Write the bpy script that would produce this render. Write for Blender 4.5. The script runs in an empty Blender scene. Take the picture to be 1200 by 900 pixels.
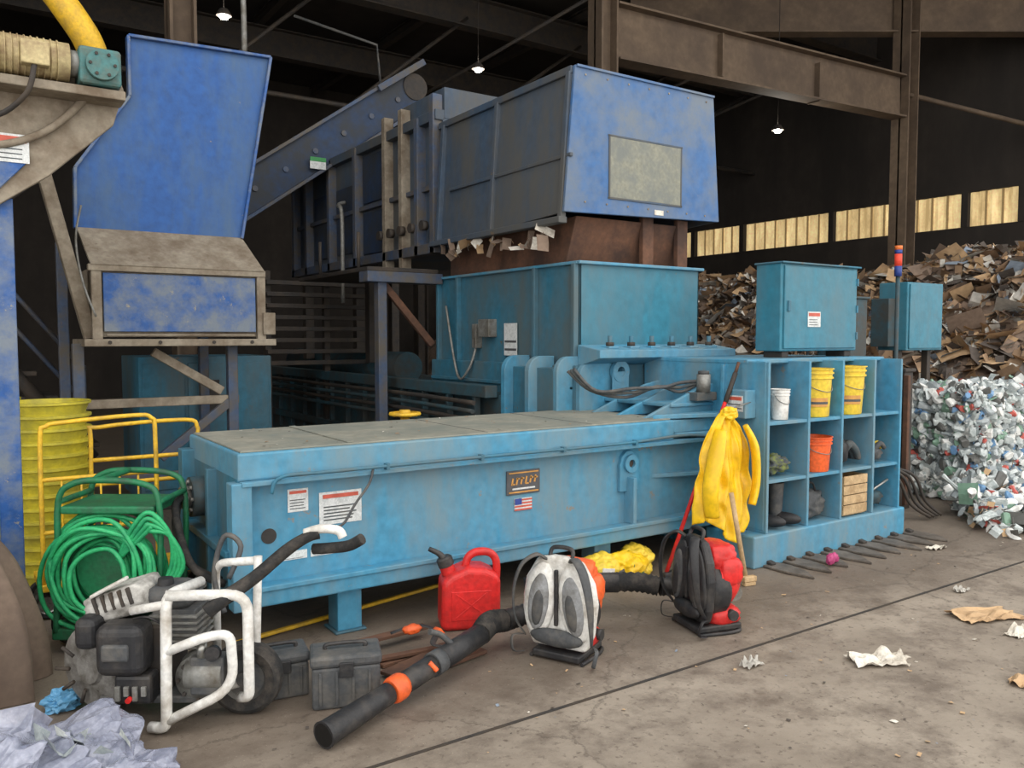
import bpy, bmesh, math, random
from mathutils import Vector, Matrix, noise, Euler
random.seed(7)
sc = bpy.context.scene
sc.view_settings.view_transform = 'Standard'
COL = sc.collection

# ------------------------------------------------------------------ materials
def lin(c):
    o = []
    for v in c:
        v = v / 255.0
        o.append(v / 12.92 if v <= 0.04045 else ((v + 0.055) / 1.055) ** 2.4)
    return (o[0], o[1], o[2], 1.0)

MC = {}
def mat(name, col, dirt=None, amt=0.35, rough=0.55, metal=0.0, scale=3.0, bump=0.12, chip=None, chipamt=0.0,
        streak=False, var=0.12, trans=0.0, alpha=1.0, emit=0.0, soft=0.12, spec=0.4):
    if name in MC: return MC[name]
    m = bpy.data.materials.new(name); m.use_nodes = True
    nt = m.node_tree; N = nt.nodes; L = nt.links
    b = N['Principled BSDF']
    b.inputs['Roughness'].default_value = rough
    b.inputs['Metallic'].default_value = metal
    b.inputs['Specular IOR Level'].default_value = spec
    tc = N.new('ShaderNodeTexCoord')
    mp = N.new('ShaderNodeMapping'); L.new(tc.outputs['Object'], mp.inputs[0])
    if streak: mp.inputs['Scale'].default_value = (1, 1, 0.3)
    n1 = N.new('ShaderNodeTexNoise'); n1.inputs['Scale'].default_value = scale
    n1.inputs['Detail'].default_value = 9; n1.inputs['Roughness'].default_value = 0.68
    L.new(mp.outputs[0], n1.inputs[0])
    n2 = N.new('ShaderNodeTexNoise'); n2.inputs['Scale'].default_value = scale * 6
    n2.inputs['Detail'].default_value = 6
    L.new(tc.outputs['Object'], n2.inputs[0])
    c = lin(col)
    mx0 = N.new('ShaderNodeMixRGB'); mx0.blend_type = 'MULTIPLY'; mx0.inputs[0].default_value = 1
    mx0.inputs[1].default_value = c
    rv = N.new('ShaderNodeValToRGB')
    rv.color_ramp.elements[0].position = 0.3; rv.color_ramp.elements[1].position = 0.7
    lo = 1 - var * 1.6; hi = 1 + var
    rv.color_ramp.elements[0].color = (lo, lo, lo, 1); rv.color_ramp.elements[1].color = (hi, hi, hi, 1)
    L.new(n2.outputs[0], rv.inputs[0]); L.new(rv.outputs[0], mx0.inputs[2])
    cur = mx0.outputs[0]
    if dirt is not None:
        r1 = N.new('ShaderNodeValToRGB')
        mid = 0.68 - 0.36 * amt
        r1.color_ramp.elements[0].position = max(0, mid - soft); r1.color_ramp.elements[1].position = min(1, mid + soft)
        L.new(n1.outputs[0], r1.inputs[0])
        mx = N.new('ShaderNodeMixRGB'); L.new(r1.outputs[0], mx.inputs[0]); L.new(cur, mx.inputs[1])
        mx.inputs[2].default_value = lin(dirt); cur = mx.outputs[0]
    if chip is not None:
        n3 = N.new('ShaderNodeTexNoise'); n3.inputs['Scale'].default_value = scale * 2.3
        n3.inputs['Detail'].default_value = 12; n3.inputs['Roughness'].default_value = 0.8
        L.new(tc.outputs['Object'], n3.inputs[0])
        r3 = N.new('ShaderNodeValToRGB')
        mid = 0.74 - 0.3 * chipamt
        r3.color_ramp.elements[0].position = mid; r3.color_ramp.elements[1].position = min(1, mid + 0.03)
        L.new(n3.outputs[0], r3.inputs[0])
        mx = N.new('ShaderNodeMixRGB'); L.new(r3.outputs[0], mx.inputs[0]); L.new(cur, mx.inputs[1])
        mx.inputs[2].default_value = lin(chip); cur = mx.outputs[0]
    L.new(cur, b.inputs['Base Color'])
    if bump:
        bp = N.new('ShaderNodeBump'); bp.inputs['Strength'].default_value = bump; bp.inputs['Distance'].default_value = 0.02
        L.new(n2.outputs[0], bp.inputs['Height']); L.new(bp.outputs[0], b.inputs['Normal'])
    if trans: b.inputs['Transmission Weight'].default_value = trans
    if alpha < 1: b.inputs['Alpha'].default_value = alpha
    if emit:
        L.new(cur, b.inputs['Emission Color']); b.inputs['Emission Strength'].default_value = emit
    MC[name] = m
    return m

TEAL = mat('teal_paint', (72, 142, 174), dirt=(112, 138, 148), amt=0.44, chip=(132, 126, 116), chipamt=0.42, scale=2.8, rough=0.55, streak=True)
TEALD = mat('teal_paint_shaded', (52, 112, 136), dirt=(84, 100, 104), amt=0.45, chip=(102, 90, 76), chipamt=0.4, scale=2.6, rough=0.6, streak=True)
TEALX = mat('teal_paint_grimy', (42, 84, 98), dirt=(64, 66, 64), amt=0.6, chip=(85, 72, 60), chipamt=0.35, scale=3, rough=0.65)
LID = mat('lid_grime', (146, 144, 131), dirt=(120, 124, 116), amt=0.5, chip=(100, 128, 136), chipamt=0.38, scale=2.8, rough=0.8)
HOOD = mat('hood_blue_paint', (56, 100, 152), dirt=(102, 114, 128), amt=0.5, chip=(135, 130, 118), chipamt=0.38, scale=2.0, rough=0.5, streak=False)
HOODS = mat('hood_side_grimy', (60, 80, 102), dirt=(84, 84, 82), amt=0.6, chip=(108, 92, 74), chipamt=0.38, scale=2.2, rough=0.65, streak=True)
CHUTE = mat('chute_blue_paint', (30, 84, 152), dirt=(68, 96, 128), amt=0.38, chip=(140, 130, 108), chipamt=0.34, scale=2.6, rough=0.5, streak=True)
CHUTEB = mat('chute_blue_scuffed', (36, 84, 150), dirt=(112, 122, 134), amt=0.5, chip=(150, 145, 130), chipamt=0.45, scale=4.5, rough=0.5)
CONV = mat('conveyor_blue_dusty', (38, 60, 92), dirt=(52, 56, 62), amt=0.6, chip=(84, 74, 64), chipamt=0.3, scale=2.8, rough=0.65)
BROWN = mat('dusty_steel', (150, 140, 124), dirt=(110, 96, 80), amt=0.42, chip=(78, 58, 44), chipamt=0.34, scale=4, rough=0.8)
RUST = mat('rusty_steel', (108, 76, 58), dirt=(72, 54, 46), amt=0.5, scale=4, rough=0.85)
DARKM = mat('dark_steel', (56, 53, 51), dirt=(72, 62, 52), amt=0.4, scale=5, rough=0.7)
TINE = mat('worn_tine_steel', (110, 102, 94), dirt=(76, 70, 64), amt=0.5, scale=7, rough=0.6)
BEAM = mat('beam_brown_paint', (102, 86, 70), dirt=(80, 67, 56), amt=0.45, scale=1.5, rough=0.8)
BLUEFR = mat('blue_frame_paint', (66, 84, 112), dirt=(92, 86, 78), amt=0.52, chip=(110, 90, 70), chipamt=0.34, scale=5, rough=0.6)
GREY = mat('grey_metal', (140, 140, 136), dirt=(98, 92, 82), amt=0.35, scale=8, rough=0.5, metal=0.3)
STEEL = mat('bright_steel', (170, 170, 165), dirt=(110, 105, 97), amt=0.3, scale=9, rough=0.35, metal=0.8)
BLACK = mat('black_plastic', (40, 40, 42), dirt=(72, 68, 64), amt=0.28, scale=9, rough=0.5)
RUBBER = mat('black_rubber', (38, 38, 38), dirt=(78, 72, 66), amt=0.32, scale=12, rough=0.85)
HOSE = mat('dusty_hose', (74, 84, 88), dirt=(98, 94, 88), amt=0.4, scale=12, rough=0.8)
DGREY = mat('dark_grey_plastic', (72, 74, 76), dirt=(104, 100, 94), amt=0.35, scale=8, rough=0.6)
LGREY = mat('light_grey_pad', (150, 152, 154), dirt=(108, 106, 102), amt=0.4, scale=10, rough=0.8)
WHITE = mat('white_enamel', (226, 225, 220), dirt=(168, 160, 148), amt=0.3, scale=7, rough=0.4)
SHROUD = mat('dirty_white_shroud', (196, 194, 188), dirt=(112, 108, 102), amt=0.45, scale=9, rough=0.5)
PAPER = mat('white_paper', (222, 216, 204), dirt=(170, 160, 145), amt=0.3, scale=10, rough=0.9)
LABELW = mat('label_white', (214, 217, 216), dirt=(170, 175, 175), amt=0.2, scale=20, rough=0.5, bump=0)
LABELR = mat('label_red', (196, 92, 74), rough=0.5, bump=0)
LABELK = mat('label_ink', (84, 84, 86), rough=0.5, bump=0)
LABELO = mat('label_gold', (205, 150, 80), rough=0.5, bump=0)
LABELB = mat('label_blue', (50, 70, 140), rough=0.5, bump=0)
RED = mat('red_plastic', (212, 44, 42), dirt=(168, 50, 46), amt=0.25, scale=6, rough=0.4)
ORANGE = mat('orange_plastic', (236, 102, 48), dirt=(180, 80, 45), amt=0.2, scale=8, rough=0.45)
YEL = mat('yellow_paint', (230, 184, 48), dirt=(175, 140, 60), amt=0.32, scale=8, rough=0.5)
YELP = mat('yellow_plastic', (230, 198, 64), dirt=(192, 166, 70), amt=0.2, scale=6, rough=0.45)
YELL = mat('yellow_tub_plastic', (204, 190, 58), dirt=(158, 150, 62), amt=0.38, scale=5, rough=0.5)
COAT = mat('yellow_vinyl', (240, 196, 30), dirt=(212, 168, 32), amt=0.25, scale=4, rough=0.4, bump=0.05)
GREEN = mat('green_paint', (34, 116, 76), dirt=(50, 82, 62), amt=0.3, scale=8, rough=0.5)
HOSEG = mat('green_hose', (52, 174, 110), dirt=(34, 134, 90), amt=0.3, scale=12, rough=0.45)
WOOD = mat('pale_wood', (196, 168, 128), dirt=(158, 130, 94), amt=0.4, scale=10, rough=0.8)
TARP = mat('brown_tarp', (112, 96, 83), dirt=(96, 82, 72), amt=0.4, scale=4, rough=0.85, bump=0.05)
FILM = mat('plastic_film', (182, 186, 204), dirt=(134, 140, 162), amt=0.5, scale=10, rough=0.18, spec=0.9, alpha=0.7, bump=.3)
FILMB = mat('blue_film', (96, 156, 196), rough=0.35)
BEIGE = mat('motor_beige', (190, 174, 130), dirt=(138, 116, 86), amt=0.42, scale=9, rough=0.6)
GBOX = mat('gearbox_teal', (66, 116, 116), dirt=(88, 98, 88), amt=0.38, scale=9, rough=0.5)
PATCH = mat('scuffed_patch', (138, 138, 124), dirt=(116, 120, 116), amt=0.45, chip=(96, 112, 134), chipamt=0.34, scale=6, rough=0.8)
CB = [mat('cardboard_a', (198, 166, 128), dirt=(162, 132, 100), amt=0.3, scale=2, rough=0.9),
      mat('cardboard_b', (166, 138, 110), dirt=(136, 112, 90), amt=0.4, scale=2, rough=0.9),
      mat('cardboard_dark', (126, 108, 94), rough=0.9),
      mat('paper_grey', (182, 178, 170), rough=0.9),
      mat('litter_blue', (134, 146, 160), rough=0.8),
      mat('litter_dark', (88, 80, 74), rough=0.8),
      mat('litter_white', (226, 222, 212), rough=0.8)]
PL = [mat('pet_clear', (204, 210, 208), dirt=(156, 166, 166), amt=0.45, scale=14, rough=0.2, spec=0.8),
      mat('pet_grey', (154, 162, 164), rough=0.25, spec=0.8),
      mat('pet_white', (226, 226, 222), rough=0.4),
      mat('pet_green', (122, 154, 134), rough=0.3),
      mat('pet_red', (192, 92, 82), rough=0.4),
      mat('pet_dark', (98, 98, 95), rough=0.4),
      mat('pet_blue', (108, 146, 184), rough=0.35)]

# ------------------------------------------------------------------ builders
class Obj:
    def __init__(s, name, loc=(0, 0, 0), rz=0.0):
        e = bpy.data.objects.new(name, None); e.empty_display_size = 0.1
        e.location = loc; e.rotation_euler = (0, 0, math.radians(rz)); COL.objects.link(e); s.e = e
    def mesh(s, name, vs, fs, m, smooth=False, bev=0.0, seg=2, fm=None, solid=0.0):
        return addmesh(name, vs, fs, m, s.e, smooth, bev, seg, fm, solid)

def addmesh(name, vs, fs, m, parent=None, smooth=False, bev=0.0, seg=2, fm=None, solid=0.0):
    me = bpy.data.meshes.new(name); me.from_pydata([tuple(v) for v in vs], [], fs)
    ml = m if isinstance(m, (list, tuple)) else [m]
    for k in ml: me.materials.append(k)
    if fm:
        for p, i in zip(me.polygons, fm): p.material_index = i
    bm = bmesh.new(); bm.from_mesh(me); bmesh.ops.recalc_face_normals(bm, faces=bm.faces); bm.to_mesh(me); bm.free()
    if smooth:
        for p in me.polygons: p.use_smooth = True
    o = bpy.data.objects.new(name, me); COL.objects.link(o)
    if parent: o.parent = parent
    if solid:
        md = o.modifiers.new('s', 'SOLIDIFY'); md.thickness = solid; md.offset = 0
    if bev:
        md = o.modifiers.new('b', 'BEVEL'); md.width = bev; md.segments = seg; md.limit_method = 'ANGLE'
    return o

BF = [(0, 1, 3, 2), (4, 6, 7, 5), (0, 4, 5, 1), (2, 3, 7, 6), (0, 2, 6, 4), (1, 5, 7, 3)]
def bverts(x0, x1, y0, y1, z0, z1):
    return [Vector((x, y, z)) for x in (x0, x1) for y in (y0, y1) for z in (z0, z1)]
def box(O, name, x0, x1, y0, y1, z0, z1, m, bev=0.006, seg=2):
    return O.mesh(name, bverts(x0, x1, y0, y1, z0, z1), BF, m, bev=bev, seg=seg)
def rbox(O, name, c, size, rot, m, bev=0.006, seg=2):
    R = Euler([math.radians(a) for a in rot]).to_matrix()
    v = [Vector(c) + R @ p for p in bverts(-size[0]/2, size[0]/2, -size[1]/2, size[1]/2, -size[2]/2, size[2]/2)]
    return O.mesh(name, v, BF, m, bev=bev, seg=seg)
def prism(O, name, pts, axis, a0, a1, m, bev=0.004, seg=1, smooth=False):
    def f(p, a):
        return {'Y': (p[0], a, p[1]), 'X': (a, p[0], p[1]), 'Z': (p[0], p[1], a)}[axis]
    n = len(pts); vs = [f(p, a0) for p in pts] + [f(p, a1) for p in pts]
    fs = [tuple(range(n)), tuple(range(2 * n - 1, n - 1, -1))] + [(i, (i + 1) % n, n + (i + 1) % n, n + i) for i in range(n)]
    return O.mesh(name, vs, fs, m, bev=bev, seg=seg)
def crom(pts, closed=False, k=6):
    P = [Vector(p) for p in pts]; n = len(P); out = []; ts = []
    rng = n if closed else n - 1
    for i in range(rng):
        if closed: a, b, c, d = P[(i-1) % n], P[i], P[(i+1) % n], P[(i+2) % n]
        else: a, b, c, d = P[max(i-1, 0)], P[i], P[i+1], P[min(i+2, n-1)]
        for j in range(k):
            t = j / k
            out.append(0.5 * ((2*b) + (c-a)*t + (2*a-5*b+4*c-d)*t*t + (3*b-a-3*c+d)*t**3)); ts.append(i + t)
    if not closed: out.append(P[-1]); ts.append(n - 1)
    return out, ts
def sweep(O, name, pts, r, m, n=10, smooth=True, closed=False, k=6, squash=1.0, pleat=0.0):
    if smooth: P, ts = crom(pts, closed, k)
    else: P = [Vector(p) for p in pts]; ts = list(range(len(P)))
    def rad(t):
        if isinstance(r, (list, tuple)):
            i = min(int(t), len(r) - 2); return r[i] * (1 - (t - i)) + r[i + 1] * (t - i)
        return r
    vs = []; N = len(P); up = None
    for i, p in enumerate(P):
        if closed: T = P[(i+1) % N] - P[i-1]
        else: T = P[min(i+1, N-1)] - P[max(i-1, 0)]
        T.normalize()
        if up is None:
            up = Vector((0, 0, 1)) if abs(T.z) < 0.9 else Vector((0, 1, 0))
        up = (up - T * up.dot(T)); up.normalize(); s = T.cross(up)
        rr = rad(ts[i])
        if pleat and i % 2: rr *= 1 - pleat
        for j in range(n):
            a = 2 * math.pi * j / n
            vs.append(p + (up * math.cos(a) * squash + s * math.sin(a)) * rr)
    fs = []
    for i in range(N if closed else N - 1):
        for j in range(n):
            a = i * n + j; b = i * n + (j+1) % n; c = ((i+1) % N) * n + (j+1) % n; d = ((i+1) % N) * n + j
            fs.append((a, b, c, d))
    if not closed:
        fs.append(tuple(range(n))); fs.append(tuple((N-1) * n + j for j in range(n)))
    o = O.mesh(name, vs, fs, m)
    for p in o.data.polygons: p.use_smooth = len(p.vertices) == 4
    return o
def fillet(pts, r=.05, k=5):
    """polyline with rounded corners (bent steel tube)"""
    P = [Vector(p) for p in pts]; out = [P[0]]
    for i in range(1, len(P) - 1):
        a = (P[i-1] - P[i]); b = (P[i+1] - P[i]); q = min(r, a.length*.45, b.length*.45)
        A = P[i] + a.normalized()*q; Bp = P[i] + b.normalized()*q
        for j in range(k + 1):
            t = j/k; out.append(A*(1-t)**2 + P[i]*2*t*(1-t) + Bp*t*t)
    out.append(P[-1]); return out
def cyl(O, name, p0, p1, r, m, n=24, r1=None):
    return sweep(O, name, [p0, p1], [r, r if r1 is None else r1], m, n=n, smooth=False)
def lathe(O, name, prof, loc, m, rot=(0, 0, 0), n=32):
    R = Euler([math.radians(a) for a in rot]).to_matrix(); vs = []; fs = []
    for r, z in prof:
        for j in range(n):
            a = 2 * math.pi * j / n; vs.append(Vector(loc) + R @ Vector((r * math.cos(a), r * math.sin(a), z)))
    for i in range(len(prof) - 1):
        for j in range(n): fs.append((i*n+j, i*n+(j+1) % n, (i+1)*n+(j+1) % n, (i+1)*n+j))
    o = O.mesh(name, vs, fs, m, smooth=True)
    md = o.modifiers.new('e', 'EDGE_SPLIT'); md.split_angle = math.radians(40)
    return o
def blob(O, name, c, size, m, amp=0.1, fr=3.0, sub=4, rot=(0, 0, 0), flat0=False, box_=0.0, ridge=0.0, smooth=True):
    bm = bmesh.new(); bmesh.ops.create_icosphere(bm, subdivisions=sub, radius=1)
    R = Euler([math.radians(a) for a in rot]).to_matrix()
    vs = []
    for v in bm.verts:
        p = v.co.copy()
        if box_:
            mxx = max(abs(p.x), abs(p.y), abs(p.z)); p = p.lerp(p / mxx, box_)
        k = 1 + amp * noise.noise(p * fr + Vector((c[0]*7, c[1]*7, 3))) + amp * 0.5 * noise.noise(p * fr * 2.6)
        if ridge:
            q_ = Vector((p.x, p.y, p.z))*fr
            k += ridge * ((1 - abs(noise.noise(q_*2.2 + Vector((9, c[0]*3, 2))))*2.2) * .6 + (1 - abs(noise.noise(q_*5 + Vector((2, 7, c[1]))))*2.2)*.4)
        p *= k
        p = Vector((p.x * size[0], p.y * size[1], p.z * size[2]))
        q = Vector(c) + R @ p
        if flat0 and q.z < 0.002: q.z = 0.002
        vs.append(q)
    fs = [tuple(v.index for v in f.verts) for f in bm.faces]; bm.free()
    return O.mesh(name, vs, fs, m, smooth=smooth)
def shards(O, name, gen, count, smin, smax, mats, w=None, bend=0.35, flatness=1.0, zmin=.003):
    vs = []; fs = []; fm = []
    idx = list(range(len(mats)))
    for _ in range(count):
        p = Vector(gen()); s = random.uniform(smin, smax) * random.uniform(.5, 1); asp = random.uniform(0.4, 1.0)
        R = Euler((random.uniform(-1, 1) * math.pi * flatness, random.uniform(-1, 1) * math.pi * flatness, random.uniform(0, 6.28))).to_matrix()
        b = random.uniform(-bend, bend) * s; b2 = random.uniform(-bend, bend) * s
        loc = [(-s, -s*asp, b), (0, -s*asp, 0), (s, -s*asp, b2), (-s, s*asp, b*0.6), (0, s*asp*random.uniform(.7, 1.1), 0), (s, s*asp, b2)]
        i0 = len(vs)
        for q in loc:
            v = p + R @ Vector(q) * 0.5
            if v.z < zmin: v.z = zmin + random.random() * 0.004
            vs.append(v)
        fs += [(i0, i0+1, i0+4, i0+3), (i0+1, i0+2, i0+5, i0+4)]
        k = random.choices(idx, w)[0]; fm += [k, k]
    me = bpy.data.meshes.new(name); me.from_pydata([tuple(v) for v in vs], [], fs)
    for k in mats: me.materials.append(k)
    for p, i in zip(me.polygons, fm): p.material_index = i
    o = bpy.data.objects.new(name, me); COL.objects.link(o); o.parent = O.e
    return o
def bottles(O, name, gen, count, mats, w, smin=.035, smax=.06):
    """crushed bottles: short squashed 7-sided tapered tubes, one mesh"""
    vs = []; fs = []; fm = []; n = 7
    for _ in range(count):
        p = Vector(gen()); r = random.uniform(smin, smax); l = r * random.uniform(2.5, 4.5); sq = random.uniform(.35, .9)
        R = Euler((random.uniform(0, 6.28), random.uniform(0, 6.28), random.uniform(0, 6.28))).to_matrix(); i0 = len(vs)
        for t, rr in ((-.5, .8), (-.45, 1), (-.1, random.uniform(.6, 1)), (.2, 1), (.38, .7), (.5, .28)):
            for j in range(n):
                a = 6.283*j/n; k = rr * random.uniform(.8, 1.1)
                q = p + R @ Vector((r*k*math.cos(a), r*k*math.sin(a)*sq, l*t))
                if q.z < .004: q.z = .004
                vs.append(q)
        k = random.choices(range(len(mats)), w)[0]
        for i in range(5):
            for j in range(n): fs.append((i0+i*n+j, i0+i*n+(j+1) % n, i0+(i+1)*n+(j+1) % n, i0+(i+1)*n+j)); fm.append(k)
        fs.append(tuple(i0+j for j in range(n))); fm.append(k)
    me = bpy.data.meshes.new(name); me.from_pydata([tuple(v) for v in vs], [], fs)
    for k in mats: me.materials.append(k)
    for p_, i in zip(me.polygons, fm): p_.material_index = i
    o = bpy.data.objects.new(name, me); COL.objects.link(o); o.parent = O.e
def wheel(O, name, c, r, w, axis=(0, 1, 0), hub=STEEL):
    c = Vector(c); ax = Vector(axis).normalized(); rot = Vector((0, 0, 1)).rotation_difference(ax).to_euler()
    rd = [math.degrees(a) for a in rot]
    lathe(O, name + '_tire', [(r*.6, -w*.4), (r*.85, -w*.5), (r*.97, -w*.35), (r, 0), (r*.97, w*.35), (r*.85, w*.5), (r*.6, w*.4)], c, RUBBER, rd)
    lathe(O, name + '_rim', [(0, -w*.45), (r*.2, -w*.45), (r*.22, -w*.2), (r*.52, -w*.2), (r*.62, -w*.4), (r*.62, w*.4), (r*.52, w*.2), (r*.2, w*.3), (0, w*.45)], c, hub, rd)
def label_y(O, name, x0, x1, z0, z1, y, head=True, lines=3, bg=LABELW):
    box(O, name, x0, x1, y - 0.003, y, z0, z1, bg, bev=0)
    h = z1 - z0; w = x1 - x0
    if head: box(O, name + '_header', x0 + w*.06, x1 - w*.06, y - 0.0045, y - 0.003, z1 - h*.3, z1 - h*.08, LABELR, bev=0)
    for i in range(lines):
        zz = z0 + h * (0.12 + 0.5 * i / max(1, lines))
        box(O, name + '_line_%d' % i, x0 + w*.1, x1 - w*random.uniform(.1, .3), y - 0.0045, y - 0.003, zz, zz + h*.04, HOSE, bev=0)
def label_x(O, name, y0, y1, z0, z1, x, head=True):
    box(O, name, x - 0.003, x, y0, y1, z0, z1, LABELW, bev=0)
    h = z1 - z0
    if head: box(O, name + '_header', x - 0.0045, x - 0.003, y0 + .01, y1 - .01, z1 - h*.3, z1 - h*.08, LABELR, bev=0)
    for i in range(2):
        zz = z0 + h * (0.15 + 0.25 * i)
        box(O, name + '_line_%d' % i, x - 0.0045, x - 0.003, y0 + .01, y1 - .01, zz, zz + h*.07, LABELK, bev=0)
def ring_lug(O, name, c, r, t, m, axis='Y'):
    rot = (90, 0, 0) if axis == 'Y' else (0, 90, 0)
    lathe(O, name, [(r*.45, -t/2), (r, -t/2), (r, t/2), (r*.45, t/2), (r*.45, -t/2)], c, m, rot)

# ------------------------------------------------------------------ room
def shell(name, x0, x1, y0, y1, z0, z1, m):
    return addmesh(name, bverts(x0, x1, y0, y1, z0, z1), BF, m)

def floor_mat():
    m = bpy.data.materials.new('stained_concrete'); m.use_nodes = True
    nt = m.node_tree; N = nt.nodes; L = nt.links; b = N['Principled BSDF']
    tc = N.new('ShaderNodeTexCoord')
    def nz(scale, det=8, rough=0.65):
        n = N.new('ShaderNodeTexNoise'); n.inputs['Scale'].default_value = scale; n.inputs['Detail'].default_value = det
        n.inputs['Roughness'].default_value = rough; L.new(tc.outputs['Object'], n.inputs[0]); return n
    def ramp(src, a, b_):
        r = N.new('ShaderNodeValToRGB'); r.color_ramp.elements[0].position = a; r.color_ramp.elements[1].position = b_
        L.new(src, r.inputs[0]); return r.outputs[0]
    def mix(fac, c1, c2, bt='MIX'):
        x = N.new('ShaderNodeMixRGB'); x.blend_type = bt
        for s, i in ((fac, 0), (c1, 1), (c2, 2)):
            if isinstance(s, (tuple, float, int)): x.inputs[i].default_value = s
            else: L.new(s, x.inputs[i])
        return x.outputs[0]
    big = nz(0.9); mid = nz(3.2, 10, .72); fine = nz(28.0, 6); tiny = nz(120, 3)
    base = mix(ramp(big.outputs[0], 0.38, 0.62), lin((158, 147, 133)), lin((134, 123, 110)))
    base = mix(ramp(mid.outputs[0], 0.46, 0.64), base, lin((112, 101, 90)))
    sx = N.new('ShaderNodeSeparateXYZ'); L.new(tc.outputs['Object'], sx.inputs[0])
    ad = N.new('ShaderNodeMath'); ad.operation = 'MULTIPLY_ADD'; L.new(mid.outputs[0], ad.inputs[0]); ad.inputs[1].default_value = 0.7
    L.new(sx.outputs[1], ad.inputs[2])
    mr = N.new('ShaderNodeMapRange'); mr.inputs[1].default_value = 2.95; mr.inputs[2].default_value = 3.5; L.new(ad.outputs[0], mr.inputs[0])
    mm = N.new('ShaderNodeMath'); mm.operation = 'MULTIPLY'; mm.inputs[1].default_value = 0.68; L.new(mr.outputs[0], mm.inputs[0])
    base = mix(mm.outputs[0], base, lin((96, 84, 73)))
    vo = N.new('ShaderNodeTexVoronoi'); vo.feature = 'DISTANCE_TO_EDGE'; vo.inputs['Scale'].default_value = 0.5
    va = N.new('ShaderNodeVectorMath'); va.operation = 'MULTIPLY_ADD'; L.new(mid.outputs[1], va.inputs[0])
    va.inputs[1].default_value = (.35, .35, 0); L.new(tc.outputs['Object'], va.inputs[2]); L.new(va.outputs[0], vo.inputs[0])
    cr = N.new('ShaderNodeValToRGB'); cr.color_ramp.elements[0].position = 0.0; cr.color_ramp.elements[0].color = (.55, .55, .55, 1)
    cr.color_ramp.elements[1].position = 0.005; cr.color_ramp.elements[1].color = (0, 0, 0, 1); L.new(vo.outputs['Distance'], cr.inputs[0])
    base = mix(cr.outputs[0], base, lin((64, 56, 49)))
    base = mix(ramp(fine.outputs[0], 0.56, 0.7), base, lin((92, 81, 71)))
    base = mix(ramp(tiny.outputs[0], 0.65, 0.73), base, lin((182, 170, 152)))
    L.new(base, b.inputs['Base Color'])
    rr = N.new('ShaderNodeMapRange'); L.new(mid.outputs[0], rr.inputs[0]); rr.inputs[3].default_value = 0.8; rr.inputs[4].default_value = 0.45
    L.new(rr.outputs[0], b.inputs['Roughness'])
    bp = N.new('ShaderNodeBump'); bp.inputs['Strength'].default_value = 0.35; bp.inputs['Distance'].default_value = 0.01
    L.new(fine.outputs[0], bp.inputs['Height']); L.new(bp.outputs[0], b.inputs['Normal'])
    return m
WALL = mat('dark_wall', (62, 56, 51), dirt=(46, 42, 39), amt=0.5, scale=0.6, rough=0.95, streak=True)
CEIL = mat('dark_roof_deck', (56, 50, 46), dirt=(44, 40, 37), amt=0.5, scale=0.5, rough=0.95)
shell('floor', -8, 30, -14, 26, -0.2, 0.0, floor_mat())
shell('wall_back', -8, 18.4, 24, 24.3, 0, 9.2, WALL)
shell('wall_left', -8.3, -8, 4, 24.3, 0, 9.2, WALL)
shell('ceiling', -8.3, 18.4, 4.4, 24.3, 9.0, 9.2, CEIL)
shell('wall_right', 18, 18.3, 3.0, 24, 0, 3.95, WALL)
shell('wall_right_upper', 18, 18.3, 3.0, 24, 4.68, 9.0, WALL)
WIN = mat('fiberglass_panel', (226, 200, 146), dirt=(176, 150, 104), amt=0.5, scale=3, rough=0.6, emit=0.85, streak=True)
WINR = mat('fiberglass_rib', (150, 125, 85), rough=0.7, emit=0.4)
ys = [3.2, 4.9, 6.6, 8.2, 9.35, 10.85, 12.6, 15.4, 17.2, 19.0]
for i in range(len(ys) - 1):
    y0, y1 = ys[i] + 0.07, ys[i+1] - 0.07
    W_ = Obj('window_%d' % (i + 1))
    vs = []; fs = []; n = int((y1 - y0) / 0.05)
    for j in range(n + 1):
        y = y0 + (y1 - y0) * j / n; x = 18.1 + 0.02 * math.sin(j * 1.57)
        vs += [(x, y, 3.95), (x, y, 4.68)]
    for j in range(n): fs.append((2*j, 2*j+2, 2*j+3, 2*j+1))
    W_.mesh('corrugated_pane', vs, fs, WIN)
    k = int((y1 - y0) / .3)
    for j in range(1, k): box(W_, 'rib_%d' % j, 18.06, 18.09, y0 + (y1-y0)*j/k - .02, y0 + (y1-y0)*j/k + .02, 3.95, 4.68, WINR, bev=0)
    box(W_, 'mullion', 17.98, 18.2, y1, y1 + 0.14, 3.95, 4.68, WALL, bev=0)
shell('wall_right_end', 18, 18.3, 19.0, 24, 3.95, 4.68, WALL)

def ibeam(name, p0, p1, h, w, m=BEAM, parent=None):
    O = Obj(name); a = Vector(p0); b = Vector(p1); d = (b - a).normalized(); s = d.cross(Vector((0, 0, 1))).normalized(); u = s.cross(d)
    def bar(nm, o0, hh, ww):
        vs = [q + s * i * ww/2 + u * (o0 + j * hh/2) for q in (a, b) for i in (-1, 1) for j in (-1, 1)]
        O.mesh(nm, vs, BF, m)
    bar('web', 0, h, 0.03); bar('top_flange', h/2, 0.03, w); bar('bottom_flange', -h/2, 0.03, w)
    return O
def column(name, x, y, z1, w, m=BEAM, z0=0.0):
    O = Obj(name)
    box(O, 'web', x - w/2, x + w/2, y - 0.015, y + 0.015, z0, z1, m, bev=0)
    box(O, 'flange_1', x - w/2, x - w/2 + .03, y - w/2, y + w/2, z0, z1, m, bev=0)
    box(O, 'flange_2', x + w/2 - .03, x + w/2, y - w/2, y + w/2, z0, z1, m, bev=0)
    box(O, 'base_plate', x - w*.7, x + w*.7, y - w*.7, y + w*.7, z0, z0 + 0.03, m, bev=0)
    return O
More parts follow.
